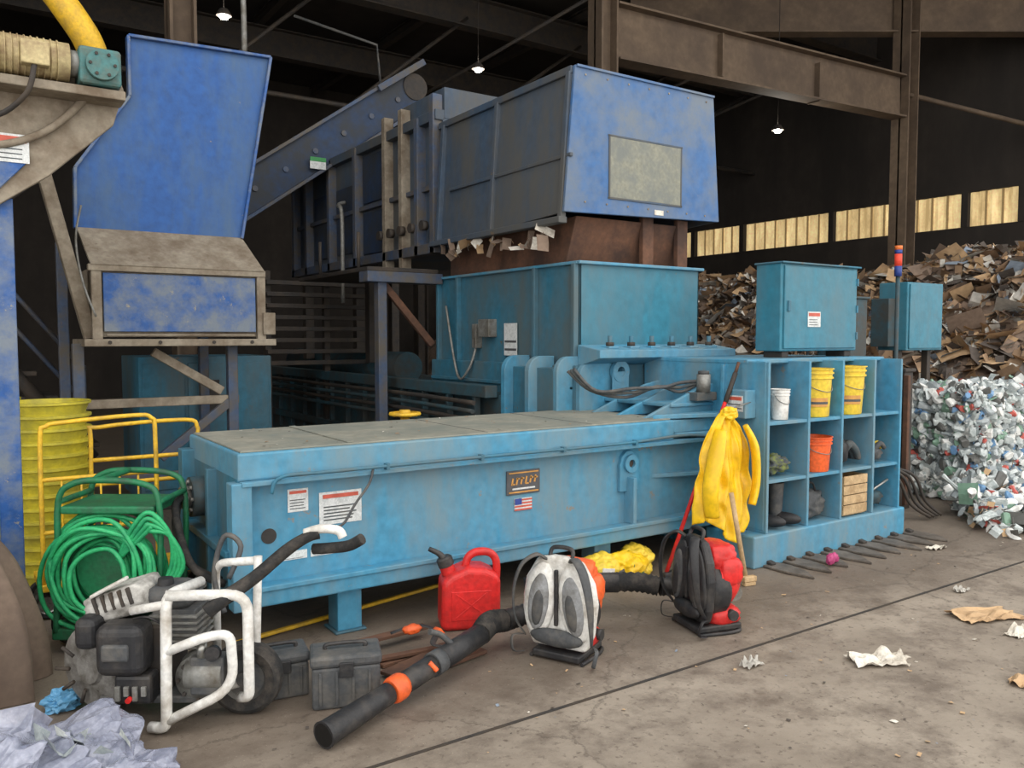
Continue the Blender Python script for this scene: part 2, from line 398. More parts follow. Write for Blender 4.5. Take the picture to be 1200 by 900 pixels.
g = ibeam('steel_girder', (7.78, 9.0, 5.86), (14.86, 9.0, 6.1), 0.75, 0.30)
for i in range(2):
    x = 9.9 + i * 2.4; box(g, 'web_stiffener_%d' % i, x - .015, x + .015, 8.88, 9.12, 5.6, 6.25, BEAM, bev=0)
column('steel_column', 15.05, 9.0, 9.0, 0.34)
column('steel_column', 7.6, 9.0, 9.0, 0.3)
column('steel_column', 2.0, 9.0, 9.0, 0.26)
column('steel_column', 10.5, 20.0, 9.0, 0.3, DARKM)
ibeam('roof_rafter', (10.8, 12.0, 7.75), (17.9, 7.2, 7.75), 0.8, 0.3)
for i, y in enumerate((11.5, 15.0, 19.0)): ibeam('roof_rafter', (-8, y, 8.3), (18, y, 8.3), 0.6, 0.3, DARKM)
for i, x in enumerate(range(-6, 18, 3)): ibeam('roof_purlin', (x, 4.6, 8.85), (x, 24, 8.85), 0.2, 0.15, DARKM)
tr = Obj('roof_bracing')
for i in range(5):
    sweep(tr, 'brace_%d' % i, [(3 + i*3, 15, 5.4 + .3*i), (6 + i*3, 15, 8.2)], 0.04, DARKM, n=6, smooth=False)
    sweep(tr, 'tie_%d' % i, [(8 + i*2.4, 18, 6.4), (10.4 + i*2.4, 12, 8.2)], 0.04, DARKM, n=6, smooth=False)
sweep(tr, 'chord', [(0, 15, 6.0), (18, 15, 6.0)], 0.05, DARKM, n=6, smooth=False)
sweep(tr, 'angle_tie', [(15.1, 9, 6.2), (18, 7.6, 5.6)], 0.05, BEAM, n=6, smooth=False)

LAMP = mat('lamp_glass', (255, 250, 235), emit=22.0, bump=0)
def lamp(x, y, z):
    O = Obj('high_bay_lamp', (x, y, z))
    lathe(O, 'shade', [(0.04, .10), (0.06, .09), (0.10, 0.02), (0.105, 0.0)], (0, 0, 0), DARKM)
    lathe(O, 'bulb', [(0, -.05), (0.05, -.04), (0.075, 0.0), (0.0, 0.03)], (0, 0, 0), LAMP)
    cyl(O, 'hanger_rod', (0, 0, .1), (0, 0, 8.9 - z), 0.006, CEIL, n=8)
    l = bpy.data.lights.new('bulb_light', 'POINT'); l.energy = 40; l.shadow_soft_size = 0.08; l.color = (1, .95, .85)
    lo = bpy.data.objects.new('bulb_light', l); lo.location = (0, 0, -.14); lo.parent = O.e; COL.objects.link(lo)
lamp(12.5, 9.9, 5.35); lamp(7.35, 11.9, 6.05); lamp(3.3, 12.2, 6.15)
cd = Obj('ceiling_conduit')
sweep(cd, 'pipe', [(3.9, 11, 5.9), (5.1, 11, 5.75), (5.15, 11, 5.2)], 0.018, DGREY, n=8, smooth=False)
sweep(cd, 'pipe_2', [(2.45, 9, 5.6), (2.62, 9, 5.35), (2.64, 9, 4.6)], 0.03, GREY, n=8)
yp = Obj('yellow_duct_pipe')
sweep(yp, 'pipe', [(0.15, 6.9, 4.75), (0.38, 6.8, 4.40), (0.64, 6.7, 4.03), (0.83, 6.7, 3.76), (.9, 6.75, 3.62)], 0.10, YEL, n=16)

# ------------------------------------------------------------------ baler
B = Obj('horizontal_baler')
box(B, 'ejector_housing', 1.16, 4.66, 4.16, 5.06, 0.27, 0.98, TEAL)
box(B, 'lid_rim', 1.13, 4.12, 4.09, 5.10, 0.885, 1.025, TEAL, bev=0.012)
box(B, 'lid_plate', 1.15, 4.10, 4.11, 5.08, 1.025, 1.035, LID, bev=0.003)
box(B, 'lid_end_plate', 4.12, 4.64, 4.11, 5.08, 0.93, 1.02, TEAL)
box(B, 'lid_strap', 1.72, 1.76, 4.13, 5.06, 1.035, 1.042, LID, bev=0.002)
for x in (2.6, 3.4): box(B, 'lid_seam_%d' % int(x*10), x, x + .006, 4.12, 5.07, 1.033, 1.0365, DGREY, bev=0)
shards(B, 'lid_dust_debris', lambda: (random.uniform(1.2, 4.0), random.uniform(4.15, 5.05), 1.040), 90, .008, .03, [CB[1], CB[5], PAPER], w=[3, 3, 1], flatness=.05)
box(B, 'side_ledge', 1.14, 4.5, 4.05, 4.16, 0.862, 0.885, TEAL, bev=0.003)
box(B, 'bottom_flange', 1.18, 4.6, 4.05, 4.17, 0.25, 0.345, TEAL, bev=0.01)
box(B, 'bottom_flange_lip', 1.18, 4.6, 4.035, 4.06, 0.33, 0.355, TEAL, bev=0.004)
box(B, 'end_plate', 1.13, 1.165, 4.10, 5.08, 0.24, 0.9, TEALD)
box(B, 'end_corner_post', 1.09, 1.19, 4.06, 4.16, 0.24, 0.88, TEAL)
box(B, 'end_corner_post_rear', 1.06, 1.15, 4.98, 5.08, 0.24, 0.95, TEALD)
box(B, 'end_plate_mid_rib', 1.08, 1.14, 4.5, 4.55, 0.24, 0.9, TEALD)
box(B, 'end_plate_cross_rib', 1.07, 1.14, 4.12, 5.05, 0.50, 0.54, TEALD)
cyl(B, 'ram_cylinder_cap', (1.04, 4.72, 0.72), (1.14, 4.72, 0.72), 0.11, TEALX)
cyl(B, 'ram_cylinder_gland', (0.99, 4.72, 0.72), (1.04, 4.72, 0.72), 0.06, GREY)
for i in range(8):
    a = i * math.pi / 4; cyl(B, 'gland_bolt_%d' % i, (1.025, 4.72 + .085*math.cos(a), .72 + .085*math.sin(a)), (1.045, 4.72 + .085*math.cos(a), .72 + .085*math.sin(a)), .012, GREY, n=6)
for i in range(2): sweep(B, 'end_hose_%d' % i, [(1.0, 4.65 + .1*i, .75), (0.92, 4.5, .7 - .1*i), (.95, 4.3, .45), (1.1, 4.25 + .1*i, .34)], 0.02, RUBBER)
for i, (x, y) in enumerate(((1.66, 4.14), (3.45, 4.14), (1.66, 4.88), (3.45, 4.88))):
    box(B, 'leg_%d' % i, x, x + .14, y, y + .14, 0.012, 0.27, TEAL); box(B, 'foot_%d' % i, x - .02, x + .16, y - .02, y + .16, 0, 0.014, TEALD)
sweep(B, 'side_conduit', [(1.28, 4.04, .82), (1.33, 4.035, .90), (1.6, 4.03, .905), (2.6, 4.03, .905), (3.6, 4.03, .905), (4.2, 4.03, .92), (4.6, 4.02, 0.86)], 0.010, TEALD, n=8)
sweep(B, 'side_cable', [(1.83, 4.04, .90), (1.80, 4.03, .82), (1.72, 4.03, .72), (1.66, 4.03, .63), (1.62, 4.06, .6)], 0.007, DGREY, n=6)
for x in (1.9, 2.5, 3.1, 3.7): box(B, 'conduit_clip_%d' % int(x*10), x, x + .02, 4.02, 4.06, .885, .92, TEALD, bev=.002)
prism(B, 'side_lug_plate', [(3.66, .56), (3.66, .74), (3.68, .80), (3.72, .835), (3.77, .835), (3.81, .80), (3.83, .74), (3.83, .56)], 'Y', 4.13, 4.165, TEAL)
ring_lug(B, 'side_lug_ring', (3.745, 4.12, .75), .06, .03, TEAL)
lathe(B, 'side_lug_hole', [(0, 0), (.03, 0)], (3.745, 4.125, .75), DARKM, (90, 0, 0))
box(B, 'side_rib', 3.72, 3.75, 4.06, 4.17, .345, .66, TEAL)
for z in (0.62, 0.90, 1.03):
    prism(B, 'gusset_%d' % int(z*100), [(3.98, 4.16), (4.66, 3.98), (4.66, 4.18)], 'Z', z, z + .03, TEAL)
for i, y in enumerate((4.22, 4.5, 4.78, 5.0)):
    prism(B, 'top_gusset_%d' % i, [(3.95, 1.03), (4.66, 1.03), (4.66, 1.26), (4.5, 1.23)], 'Y', y, y + .03, TEAL)
box(B, 'top_gusset_shelf', 4.2, 4.66, 4.2, 5.0, 1.10, 1.125, TEAL)
lathe(B, 'hatch_hole', [(0, 0), (.04, 0)], (1.30, 4.157, .58), DARKM, (90, 0, 0))
label_y(B, 'label_warning', 1.40, 1.51, .69, .81, 4.158, head=False, lines=4)
box(B, 'label_warning_header', 1.41, 1.50, 4.152, 4.155, .785, .80, LABELR, bev=0)
label_y(B, 'label_danger', 1.57, 1.81, .60, .775, 4.158, head=False, lines=5)
box(B, 'label_danger_header', 1.59, 1.79, 4.150, 4.155, .742, .762, LABELR, bev=0)
label_y(B, 'label_long', 1.33, 1.50, .44, .485, 4.158, head=False, lines=1)
label_y(B, 'label_side', 1.52, 1.72, .44, .475, 4.158, head=False, lines=1)
box(B, 'badge_plate', 2.76, 3.01, 4.148, 4.158, .63, .78, LABELK, bev=.004)
box(B, 'badge_top_line', 2.775, 2.995, 4.144, 4.148, .762, .77, LABELO, bev=0)
box(B, 'badge_bottom_line', 2.775, 2.995, 4.144, 4.148, .642, .65, LABELO, bev=0)
for i in range(6):
    rbox(B, 'badge_bar_%d' % i, (2.80 + i*.034, 4.146, .712 + .002*i), (.011, .003, .045), (0, 12, 0), LABELO, bev=0)
    rbox(B, 'badge_cross_%d' % i, (2.807 + i*.034, 4.146, .712 + (.018 if i % 3 else -.016)), (.024, .003, .009), (0, 0, 0), LABELO, bev=0)
box(B, 'badge_subline', 2.80, 2.97, 4.145, 4.148, .662, .672, LABELW, bev=0)
box(B, 'flag_sticker', 2.82, 2.95, 4.152, 4.158, .53, .605, LABELW, bev=0)
for i in range(4): box(B, 'flag_stripe_%d' % i, 2.82, 2.95, 4.149, 4.152, .53 + i*.02, .54 + i*.02, LABELR, bev=0)
box(B, 'flag_canton', 2.82, 2.87, 4.146, 4.149, .567, .605, LABELB, bev=0)

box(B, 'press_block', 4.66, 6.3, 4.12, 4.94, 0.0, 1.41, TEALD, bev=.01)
box(B, 'press_block_side', 4.645, 4.665, 3.74, 4.96, 0.24, 1.43, TEAL, bev=.008)
box(B, 'press_block_top', 4.64, 6.32, 3.90, 4.96, 1.41, 1.44, TEAL, bev=.006)
box(B, 'side_vertical_rib', 4.62, 4.66, 4.1, 4.13, 0.24, 1.40, TEAL)
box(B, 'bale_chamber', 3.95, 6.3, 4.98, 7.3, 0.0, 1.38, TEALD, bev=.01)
def cheek(nm, x0, x1, z0, z1, y0, y1, r, m=TEAL):
    pts = [(x0, z0)] + [(x0 + r - r*math.cos(a), z1 - r + r*math.sin(a)) for a in [i*math.pi/2/6 for i in range(7)]] + [(x1, z1), (x1, z0)]
    prism(B, nm, pts, 'Y', y0, y1, m)
cheek('cheek_plate_1', 3.80, 4.64, .6, 1.45, 5.02, 5.07, .12)
cheek('cheek_plate_2', 3.72, 3.97, .6, 1.45, 5.28, 5.34, .12)
cheek('cheek_plate_3', 3.72, 3.97, .6, 1.45, 5.62, 5.68, .12)
cheek('cheek_plate_4', 3.95, 4.3, .6, 1.40, 4.93, 4.98, .1)
box(B, 'cheek_web', 3.80, 3.97, 5.07, 5.62, .8, 1.36, TEALD)
ring_lug(B, 'chamber_lug_ring', (4.33, 4.90, 1.33), .085, .04, TEAL)
prism(B, 'chamber_lug_plate', [(4.245, 1.03), (4.415, 1.03), (4.415, 1.33), (4.245, 1.33)], 'Y', 4.885, 4.90, TEAL)
prism(B, 'chamber_slope_plate', [(4.98, 1.38), (4.75, 1.44), (4.75, 1.5), (5.02, 1.54), (5.02, 1.38)], 'X', 4.0, 5.5, TEAL)
hx0, hx1, hy0, hy1 = 4.02, 5.33, 5.02, 7.26
HF = mat('hopper_teal', (50, 122, 144), dirt=(80, 114, 126), amt=.4, chip=(108, 104, 94), chipamt=.34, scale=2.0, rough=.5, streak=True)
box(B, 'hopper_front', hx0, hx1, hy0, hy0 + .02, 1.44, 2.17, HF)
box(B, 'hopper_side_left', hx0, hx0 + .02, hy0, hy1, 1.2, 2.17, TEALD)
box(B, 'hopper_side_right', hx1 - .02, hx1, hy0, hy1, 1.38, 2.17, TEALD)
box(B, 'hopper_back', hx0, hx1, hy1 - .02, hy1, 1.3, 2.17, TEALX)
box(B, 'hopper_rim_front', hx0 - .03, hx1 + .03, hy0 - .035, hy0 + .03, 2.165, 2.19, TEAL)
box(B, 'hopper_rim_left', hx0 - .035, hx0 + .03, hy0, hy1, 2.165, 2.19, TEAL)
box(B, 'hopper_rim_right', hx1 - .03, hx1 + .035, hy0, hy1, 2.165, 2.19, TEAL)
box(B, 'hopper_inner_floor', hx0 + .03, hx1 - .03, hy0 + .03, hy1 - .03, 1.9, 1.95, DARKM)
for i, y in enumerate((5.03, 5.56, 6.82, 7.2)): box(B, 'hopper_rib_%d' % i, hx0 - .05, hx0, y, y + .04, 1.2, 2.17, TEALD)
box(B, 'hopper_lower_ledge', hx0 - .1, hx0, hy0, hy1, 1.19, 1.22, TEALD)
for i in range(6):
    x = 4.2 + i * .22
    cyl(B, 'hold_down_bolt_%d' % i, (x, 4.87, 1.50), (x, 4.87, 1.61), .018, TEALD, n=10)
    cyl(B, 'hold_down_nut_%d' % i, (x, 4.87, 1.53), (x, 4.87, 1.56), .032, DARKM, n=6)
    box(B, 'hold_down_block_%d' % i, x - .05, x + .05, 4.82, 4.93, 1.51, 1.53, TEAL)
box(B, 'hold_down_bar', 4.05, 5.5, 4.80, 5.0, 1.47, 1.51, TEAL)
box(B, 'junction_box', 3.93, 4.02, 6.2, 6.38, 1.60, 1.76, GREY); box(B, 'limit_switch', 3.95, 4.02, 6.45, 6.52, 1.5, 1.72, GREY)
label_x(B, 'side_label', 5.85, 6.05, 1.44, 1.72, 4.0, head=False)
label_x(B, 'front_label', 5.9, 6.02, 1.28, 1.36, 4.0, head=False)
sweep(B, 'switch_cable', [(3.97, 6.48, 1.5), (3.9, 6.5, 1.3), (3.9, 6.7, 1.25), (3.95, 7.0, 1.9)], .012, GREY, n=6)
box(B, 'ram_frame', 3.65, 5.0, 7.3, 12.3, 0.35, 1.12, TEALX)
box(B, 'ram_frame_rail_left', 3.58, 3.70, 5.7, 12.3, 1.10, 1.2, TEALX)
box(B, 'ram_frame_rail_low', 3.58, 3.68, 5.7, 12.3, 0.55, 0.63, TEALX)
box(B, 'ram_frame_skirt', 3.72, 3.95, 5.68, 7.4, 0.4, 1.12, TEALX)
for i in range(14): box(B, 'ram_frame_rib_%d' % i, 3.60, 3.66, 5.9 + i*.46, 5.94 + i*.46, .4, 1.12, TEALX)
for i in range(4):
    sweep(B, 'hydraulic_line_%d' % i, [(3.5 - .01*i, 5.75, 1.06 - .07*i), (3.5, 7, 1.07 - .07*i), (3.5, 9, 1.06 - .07*i), (3.5, 12, 1.06 - .07*i)], .02, TEALX if i % 2 else DARKM, n=8)
cyl(B, 'main_cylinder', (4.3, 8.5, 1.25), (4.3, 12.2, 1.25), .18, TEALX)
for i in range(6): box(B, 'ram_leg_%d' % i, 3.7, 3.9, 7.5 + i*.9, 7.65 + i*.9, 0, .36, TEALX)
for i in range(3):
    o = .035 * i
    sweep(B, 'pressure_hose_%d' % i, [(3.86, 4.96 - o, 1.34 + o*.3), (3.95, 4.80 - o, 1.20), (4.15, 4.62 - o, 1.15 + o), (4.35, 4.5 - o, 1.23), (4.5, 4.4, 1.19 + o), (4.62, 4.30 - o, 1.28)], .013, HOSE if i % 2 else DGREY)
cyl(B, 'filter_canister', (4.50, 4.18, 1.20), (4.50, 4.18, 1.33), .05, GREY); cyl(B, 'filter_cap', (4.50, 4.18, 1.33), (4.50, 4.18, 1.355), .04, DGREY)
box(B, 'valve_block', 4.40, 4.60, 4.14, 4.26, 1.14, 1.20, HOSE)
box(B, 'operator_box', 4.53, 4.645, 3.82, 4.0, 1.03, 1.23, TEAL, bev=.008)
label_x(B, 'operator_box_label', 3.84, 3.98, 1.08, 1.19, 4.53)
box(B, 'base_beam', 4.50, 6.34, 3.70, 4.14, 0.0, 0.225, TEAL, bev=.012)
for i in range(9):
    x = 4.62 + i * .215
    prism(B, 'floor_tine_%d' % i, [(x - .02, 3.71), (x + .12, 3.71), (x + .15, 3.60), (x + .12, 3.46), (x + .03, 3.32 + .02*(i % 3)), (x - .02, 3.50)], 'Z', 0.002, 0.018, TINE, bev=.003)
    rbox(B, 'tine_knuckle_%d' % i, (x + .04, 3.68, .028), (.05, .05, .025), (12, 0, 0), DARKM, bev=.006)
vw = Obj('valve_handwheel', (2.75, 5.5, 0))
cyl(vw, 'stem', (0, 0, 0), (0, 0, 1.0), .035, YEL, n=14)
lathe(vw, 'wheel', [(.09, -.015), (.115, -.01), (.12, 0), (.115, .012), (.09, .015), (.09, -.015)], (0, 0, 1.03), YEL)
for a in range(4): rbox(vw, 'spoke_%d' % a, (0, 0, 1.02), (.19, .02, .015), (0, 0, a*45), YEL, bev=.003)
lathe(vw, 'hub', [(0, 0), (.04, 0), (.05, -.05), (.03, -.06)], (0, 0, 1.06), YEL)

# ------------------------------------------------------------------ shelves
S = Obj('storage_shelf_unit')
xs = [4.66, 5.11, 5.51, 5.92, 6.28]; zs = [0.225, 0.585, 0.995, 1.42]
for i, x in enumerate(xs): box(S, 'upright_%d' % i, x - .012, x + .012, 3.72, 4.10, .225, 1.425, TEAL, bev=.004)
for i, z in enumerate(zs[1:3]): box(S, 'shelf_%d' % i, 4.66, 6.28, 3.73, 4.10, z - .012, z + .012, TEAL, bev=.003)
box(S, 'shelf_top', 4.66, 6.28, 3.95, 4.10, 1.40, 1.42, TEAL, bev=.003)
box(S, 'back_panel', 4.66, 6.28, 4.09, 4.11, .23, 1.42, TEALD, bev=0)
def bucket(name, x, y, z, r, h, m, lbl=True):
    O = Obj(name, (x, y, z))
    lathe(O, 'body', [(0, .002), (r*.82, .002), (r*.84, .01), (r*.94, h*.78), (r*1.02, h*.79), (r*1.02, h*.82), (r*.96, h*.83), (r*.97, h*.88), (r*1.03, h*.89), (r*1.03, h*.92), (r*.97, h*.93), (r*.98, h*.97), (r*1.05, h*.98), (r*1.05, h), (r*.97, h), (r*.8, .02), (0, .02)], (0, 0, 0), m)
    sweep(O, 'handle', [(-r*.99, 0, h*.85), (-r*.8, -r*.6, h*.62), (0, -r*.98, h*.52), (r*.8, -r*.6, h*.62), (r*.99, 0, h*.85)], .003, GREY, n=6)
    if lbl:
        for nm, zz, hh, mm in (('label', .22, .18, LABELO), ('label_text', .27, .05, HOSE)):
            vs = []; fs = []
            for k in range(9):
                a = math.radians(215 + k*7); rr = r*.885 + .004 + (.002 if nm != 'label' else 0)
                vs += [(rr*math.cos(a), rr*math.sin(a), h*(zz)), (rr*1.01*math.cos(a), rr*1.01*math.sin(a), h*(zz+hh))]
            for k in range(8): fs.append((2*k, 2*k+2, 2*k+3, 2*k+1))
            O.mesh(nm, vs, fs, mm)
bucket('yellow_bucket', 5.32, 3.86, 1.008, .15, .36, YELP)
bucket('yellow_bucket', 5.715, 3.86, 1.008, .16, .37, YELP)
bucket('white_container', 4.90, 3.82, 1.008, .07, .22, WHITE, lbl=False)
bucket('orange_bucket', 5.33, 3.84, .598, .13, .26, ORANGE, lbl=False)
for o_ in (4.80, 4.97):
    O = Obj('rubber_boot', (o_, 3.86, .235), 20)
    lathe(O, 'shaft', [(.045, .05), (.05, .12), (.058, .28), (.06, .30), (.053, .30), (.045, .1)], (0, .03, 0), DGREY, n=18)
    blob(O, 'foot', (0, -.04, .045), (.05, .12, .045), BLACK, amp=.03, sub=3)
O = Obj('tool_bag', (5.31, 3.88, .236)); blob(O, 'bag', (0, 0, .11), (.13, .09, .105), DGREY, amp=.2, sub=4, box_=.4)
sweep(O, 'bag_handle', [(-.08, -.02, .19), (-.04, -.02, .26), (.04, -.02, .26), (.08, -.02, .19)], .008, BLACK)
O = Obj('wooden_crate', (5.71, 3.84, .236))
for i in range(4): box(O, 'front_slat_%d' % i, -.15, .15, -.11, -.098, .01 + i*.075, .078 + i*.075, WOOD, bev=.002)
for i in range(4): box(O, 'back_slat_%d' % i, -.15, .15, .098, .11, .01 + i*.075, .078 + i*.075, WOOD, bev=.002)
for sx_ in (-1, 1):
    box(O, 'side_%d' % sx_, sx_*.145 - .006, sx_*.145 + .006, -.098, .098, .01, .30, WOOD, bev=.002)
box(O, 'bottom', -.145, .145, -.098, .098, 0, .012, WOOD, bev=0)
O = Obj('leather_work_gloves', (5.69, 3.84, .60))
for i in range(5): sweep(O, 'finger_%d' % i, [(-.02, .0, .10), (.04, -.03 + .015*i, .17), (.10, -.05 + .02*i, .12), (.14, -.05 + .022*i, .05)], [.04, .032, .026, .018], BLACK if i % 2 else HOSE, n=8)
blob(O, 'palm', (-.06, 0, .12), (.10, .07, .11), BLACK, amp=.25, sub=3)
O = Obj('hi_vis_gloves', (6.06, 3.84, .60)); blob(O, 'palm', (0, 0, .07), (.11, .07, .06), DGREY, amp=.35, sub=3)
for i in range(4): sweep(O, 'finger_%d' % i, [(.0, -.02, .09), (.05, -.05 + .025*i, .15), (.10, -.06 + .03*i, .11)], [.03, .022, .016], YELP if i % 2 else DGREY, n=8)
O = Obj('rag_bundle', (4.88, 3.86, .60)); blob(O, 'rags', (0, 0, .085), (.13, .09, .07), mat('rag_dark', (74, 78, 88), dirt=(120, 130, 60), amt=.4, scale=14, rough=.9), amp=.35, fr=3, sub=4)
O = Obj('hand_tools', (6.08, 3.86, .237)); blob(O, 'pouch', (0, 0, .08), (.12, .09, .07), TEALX, amp=.3, sub=3)
sweep(O, 'wrench', [(-.1, -.08, .14), (.1, -.1, .22)], .01, STEEL, n=6, smooth=False)

# ------------------------------------------------------------------ electrical cabinets
C = Obj('electrical_cabinet')
box(C, 'enclosure', 5.25, 6.23, 4.10, 4.34, 1.49, 2.17, HF, bev=.01)
box(C, 'door', 5.28, 6.20, 4.085, 4.10, 1.51, 2.15, HF, bev=.006)
box(C, 'top_lip', 5.235, 6.245, 4.07, 4.35, 2.165, 2.18, TEALD)
for i, x in enumerate((5.3, 6.1)): box(C, 'foot_%d' % i, x, x + .08, 4.12, 4.3, 1.44, 1.49, DARKM)
label_y(C, 'arc_flash_label', 5.56, 5.72, 1.68, 1.80, 4.084)
for i in range(3): box(C, 'hinge_%d' % i, 6.195, 6.215, 4.075, 4.09, 1.58 + i*.22, 1.64 + i*.22, TEALD, bev=.002)
box(C, 'latch', 5.31, 5.34, 4.07, 4.087, 1.8, 1.88, TEALD, bev=.003)
C = Obj('electrical_cabinet')
box(C, 'enclosure', 8.17, 8.85, 4.80, 5.12, 1.46, 2.17, HF, bev=.01)
box(C, 'door', 8.20, 8.82, 4.785, 4.80, 1.48, 2.15, HF, bev=.006)
box(C, 'side_conduit_box', 8.0, 8.17, 4.9, 5.1, 1.5, 2.0, TEALX)
for i, x in enumerate((8.2, 8.75)): box(C, 'stand_leg_%d' % i, x, x + .07, 4.9, 4.97, 0, 1.46, DARKM)
O = Obj('signal_tower_light', (7.75, 4.66, 0))
cyl(O, 'pole', (0, 0, 0), (0, 0, 2.2), .02, TEALX)
cyl(O, 'blue_module', (0, 0, 2.2), (0, 0, 2.30), .035, LABELB); cyl(O, 'red_module', (0, 0, 2.30), (0, 0, 2.42), .035, mat('signal_red', (215, 70, 50), emit=.15)); cyl(O, 'blue_module_top', (0, 0, 2.42), (0, 0, 2.46), .035, LABELB); cyl(O, 'cap', (0, 0, 2.46), (0, 0, 2.5), .036, mat('signal_amber', (225, 120, 60)))
O = Obj('control_cabinet')
box(O, 'body', 6.75, 7.0, 4.5, 4.85, 0, 1.95, TEALX); box(O, 'door', 6.735, 6.75, 4.53, 4.82, 1.2, 1.9, TEALX); box(O, 'top', 6.73, 7.02, 4.48, 4.87, 1.95, 1.97, TEALX)
O = Obj('wire_guide_post')
box(O, 'post', 7.22, 7.36, 4.25, 4.40, 0, 1.28, DARKM); box(O, 'post_cap', 7.2, 7.38, 4.23, 4.42, 1.28, 1.31, DARKM)
box(O, 'post_front_rail', 7.2, 7.24, 4.2, 4.25, .05, 1.25, RUST)
O = Obj('discharge_track')
box(O, 'rail_1', 6.34, 7.15, 4.2, 4.3, 0, .25, DARKM)
box(O, 'gate_frame', 6.34, 6.6, 4.2, 4.9, .25, 1.35, TEALX)
for i in range(4): sweep(O, 'hose_%d' % i, [(6.5, 4.15, .5), (6.70 + .08*i, 4.0, .4), (6.85 + .08*i, 3.95, .15), (7.0 + .06*i, 3.85, .03)], .014, DARKM, n=8)

# ------------------------------------------------------------------ upper infeed hood
H = Obj('infeed_conveyor_hood')
pts = [(3.85, 2.55), (5.55, 2.60), (5.46, 3.67), (3.95, 3.66)]
prism(H, 'front_plate', pts, 'Y', 5.0, 5.03, HOOD, bev=.004)
def quad(O, nm, ps, m, solid=.02): return O.mesh(nm, ps, [(0, 1, 2, 3)], m, solid=solid)
quad(H, 'side_left', [(3.87, 5.03, 2.55), (3.97, 5.03, 3.63), (3.97, 7.1, 3.63), (3.90, 7.1, 2.48)], HOODS)
quad(H, 'side_right', [(5.53, 5.03, 2.60), (5.44, 5.03, 3.63), (5.44, 7.1, 3.63), (5.50, 7.1, 2.48)], HOODS)
quad(H, 'roof', [(3.97, 5.03, 3.63), (5.44, 5.03, 3.63), (5.44, 7.1, 3.63), (3.97, 7.1, 3.63)], HOODS)
box(H, 'top_lip', 3.96, 5.46, 4.985, 5.0, 3.645, 3.665, HOOD, bev=.003)
box(H, 'faded_patch', 4.30, 5.07, 4.994, 5.0, 2.70, 3.17, PATCH, bev=.002)
for nm, a in (('t', (4.28, 5.09, 3.17, 3.185)), ('b', (4.28, 5.09, 2.685, 2.70)), ('l', (4.285, 4.30, 2.69, 3.18)), ('r', (5.07, 5.085, 2.69, 3.18))):
    box(H, 'patch_frame_' + nm, a[0], a[1], 4.992, 5.0, a[2], a[3], HOODS, bev=.002)
for i in range(7):
    for z in (2.64, 3.60): cyl(H, 'rivet_%d_%d' % (i, int(z*10)), (4.05 + i*.22, 4.995, z), (4.05 + i*.22, 5.0, z), .008, BROWN, n=8)
box(H, 'small_sticker', 4.78, 4.88, 4.996, 5.0, 2.60, 2.64, PAPER, bev=0)
for i, y in enumerate((5.06, 6.06, 7.0)): rbox(H, 'side_rib_%d' % i, (3.905, y, 3.06), (.05, .05, 1.12), (0, 4, 0), HOODS)
rbox(H, 'side_seam', (3.90, 5.9, 2.98), (.03, 1.85, .03), (0, 0, 0), HOODS)
box(H, 'side_bottom_lip', 3.82, 3.90, 5.03, 7.1, 2.47, 2.52, HOODS)
box(H, 'side_top_lip', 3.93, 4.0, 5.03, 7.1, 3.6, 3.66, HOODS)
prism(H, 'transition_chute', [(5.25, 2.19), (7.1, 2.19), (7.1, 2.5), (5.12, 2.55)], 'X', 4.06, 5.25, RUST)
for i, x in enumerate((4.75, 5.15)): box(H, 'chute_stay_%d' % i, x, x + .12, 5.1, 5.15, 2.19, 2.6, RUST)
box(H, 'trunk', 3.98, 5.4, 7.1, 11.2, 2.48, 3.72, HOODS)
box(H, 'trunk_top_rail', 3.90, 4.0, 7.1, 11.2, 3.70, 3.80, HOODS)
box(H, 'trunk_bottom_rail', 3.88, 4.0, 7.1, 11.2, 2.42, 2.52, BLUEFR)
box(H, 'trunk_mid_rail', 3.93, 4.0, 7.1, 11.2, 3.05, 3.10, BLUEFR)
for i, y in enumerate((7.12, 7.45, 7.8, 8.2, 9.0, 9.8, 10.6, 11.1)):
    box(H, 'trunk_post_%d' % i, 3.88, 3.99, y, y + .08, 2.2 if i in (2, 3) else 2.42, 3.95 if i in (0, 2, 3) else 3.78, BROWN if i in (2, 3) else BLUEFR)
box(H, 'trunk_upper_box', 4.0, 5.3, 7.1, 8.0, 3.72, 4.02, HOODS)
for i, (y0, y1, z0, z1) in enumerate(((8.3, 8.95, 2.55, 3.02), (8.3, 8.95, 3.13, 3.66), (9.1, 9.75, 2.6, 3.4), (9.9, 10.5, 2.6, 3.4))): box(H, 'access_door_%d' % i, 3.955, 3.98, y0, y1, z0, z1, CONV)
for i in range(5): cyl(H, 'roller_bearing_%d' % i, (3.84, 7.3 + i*.25, 2.7), (3.9, 7.3 + i*.25, 2.7), .05, DARKM)
sweep(H, 'conduit', [(3.8, 9.2, 2.0), (3.8, 9.2, 3.0), (3.8, 9.3, 3.15), (3.9, 9.35, 3.2)], .025, GREY, n=8)
for i, (x, y) in enumerate(((4.0, 8.9), (5.3, 8.9), (4.0, 11.0), (5.3, 11.0))): box(H, 'support_%d' % i, x, x + .12, y, y + .12, 1.3, 2.45, DARKM)
SH = Obj('hanging_paper_scraps')
shards(SH, 'scraps', lambda: (3.86 + random.uniform(-.04, .04), random.uniform(5.2, 6.9), 2.42 + random.uniform(-.09, .05)), 34, .06, .2, [PAPER, CB[0], CB[2]], w=[2, 1, 2], flatness=.6)

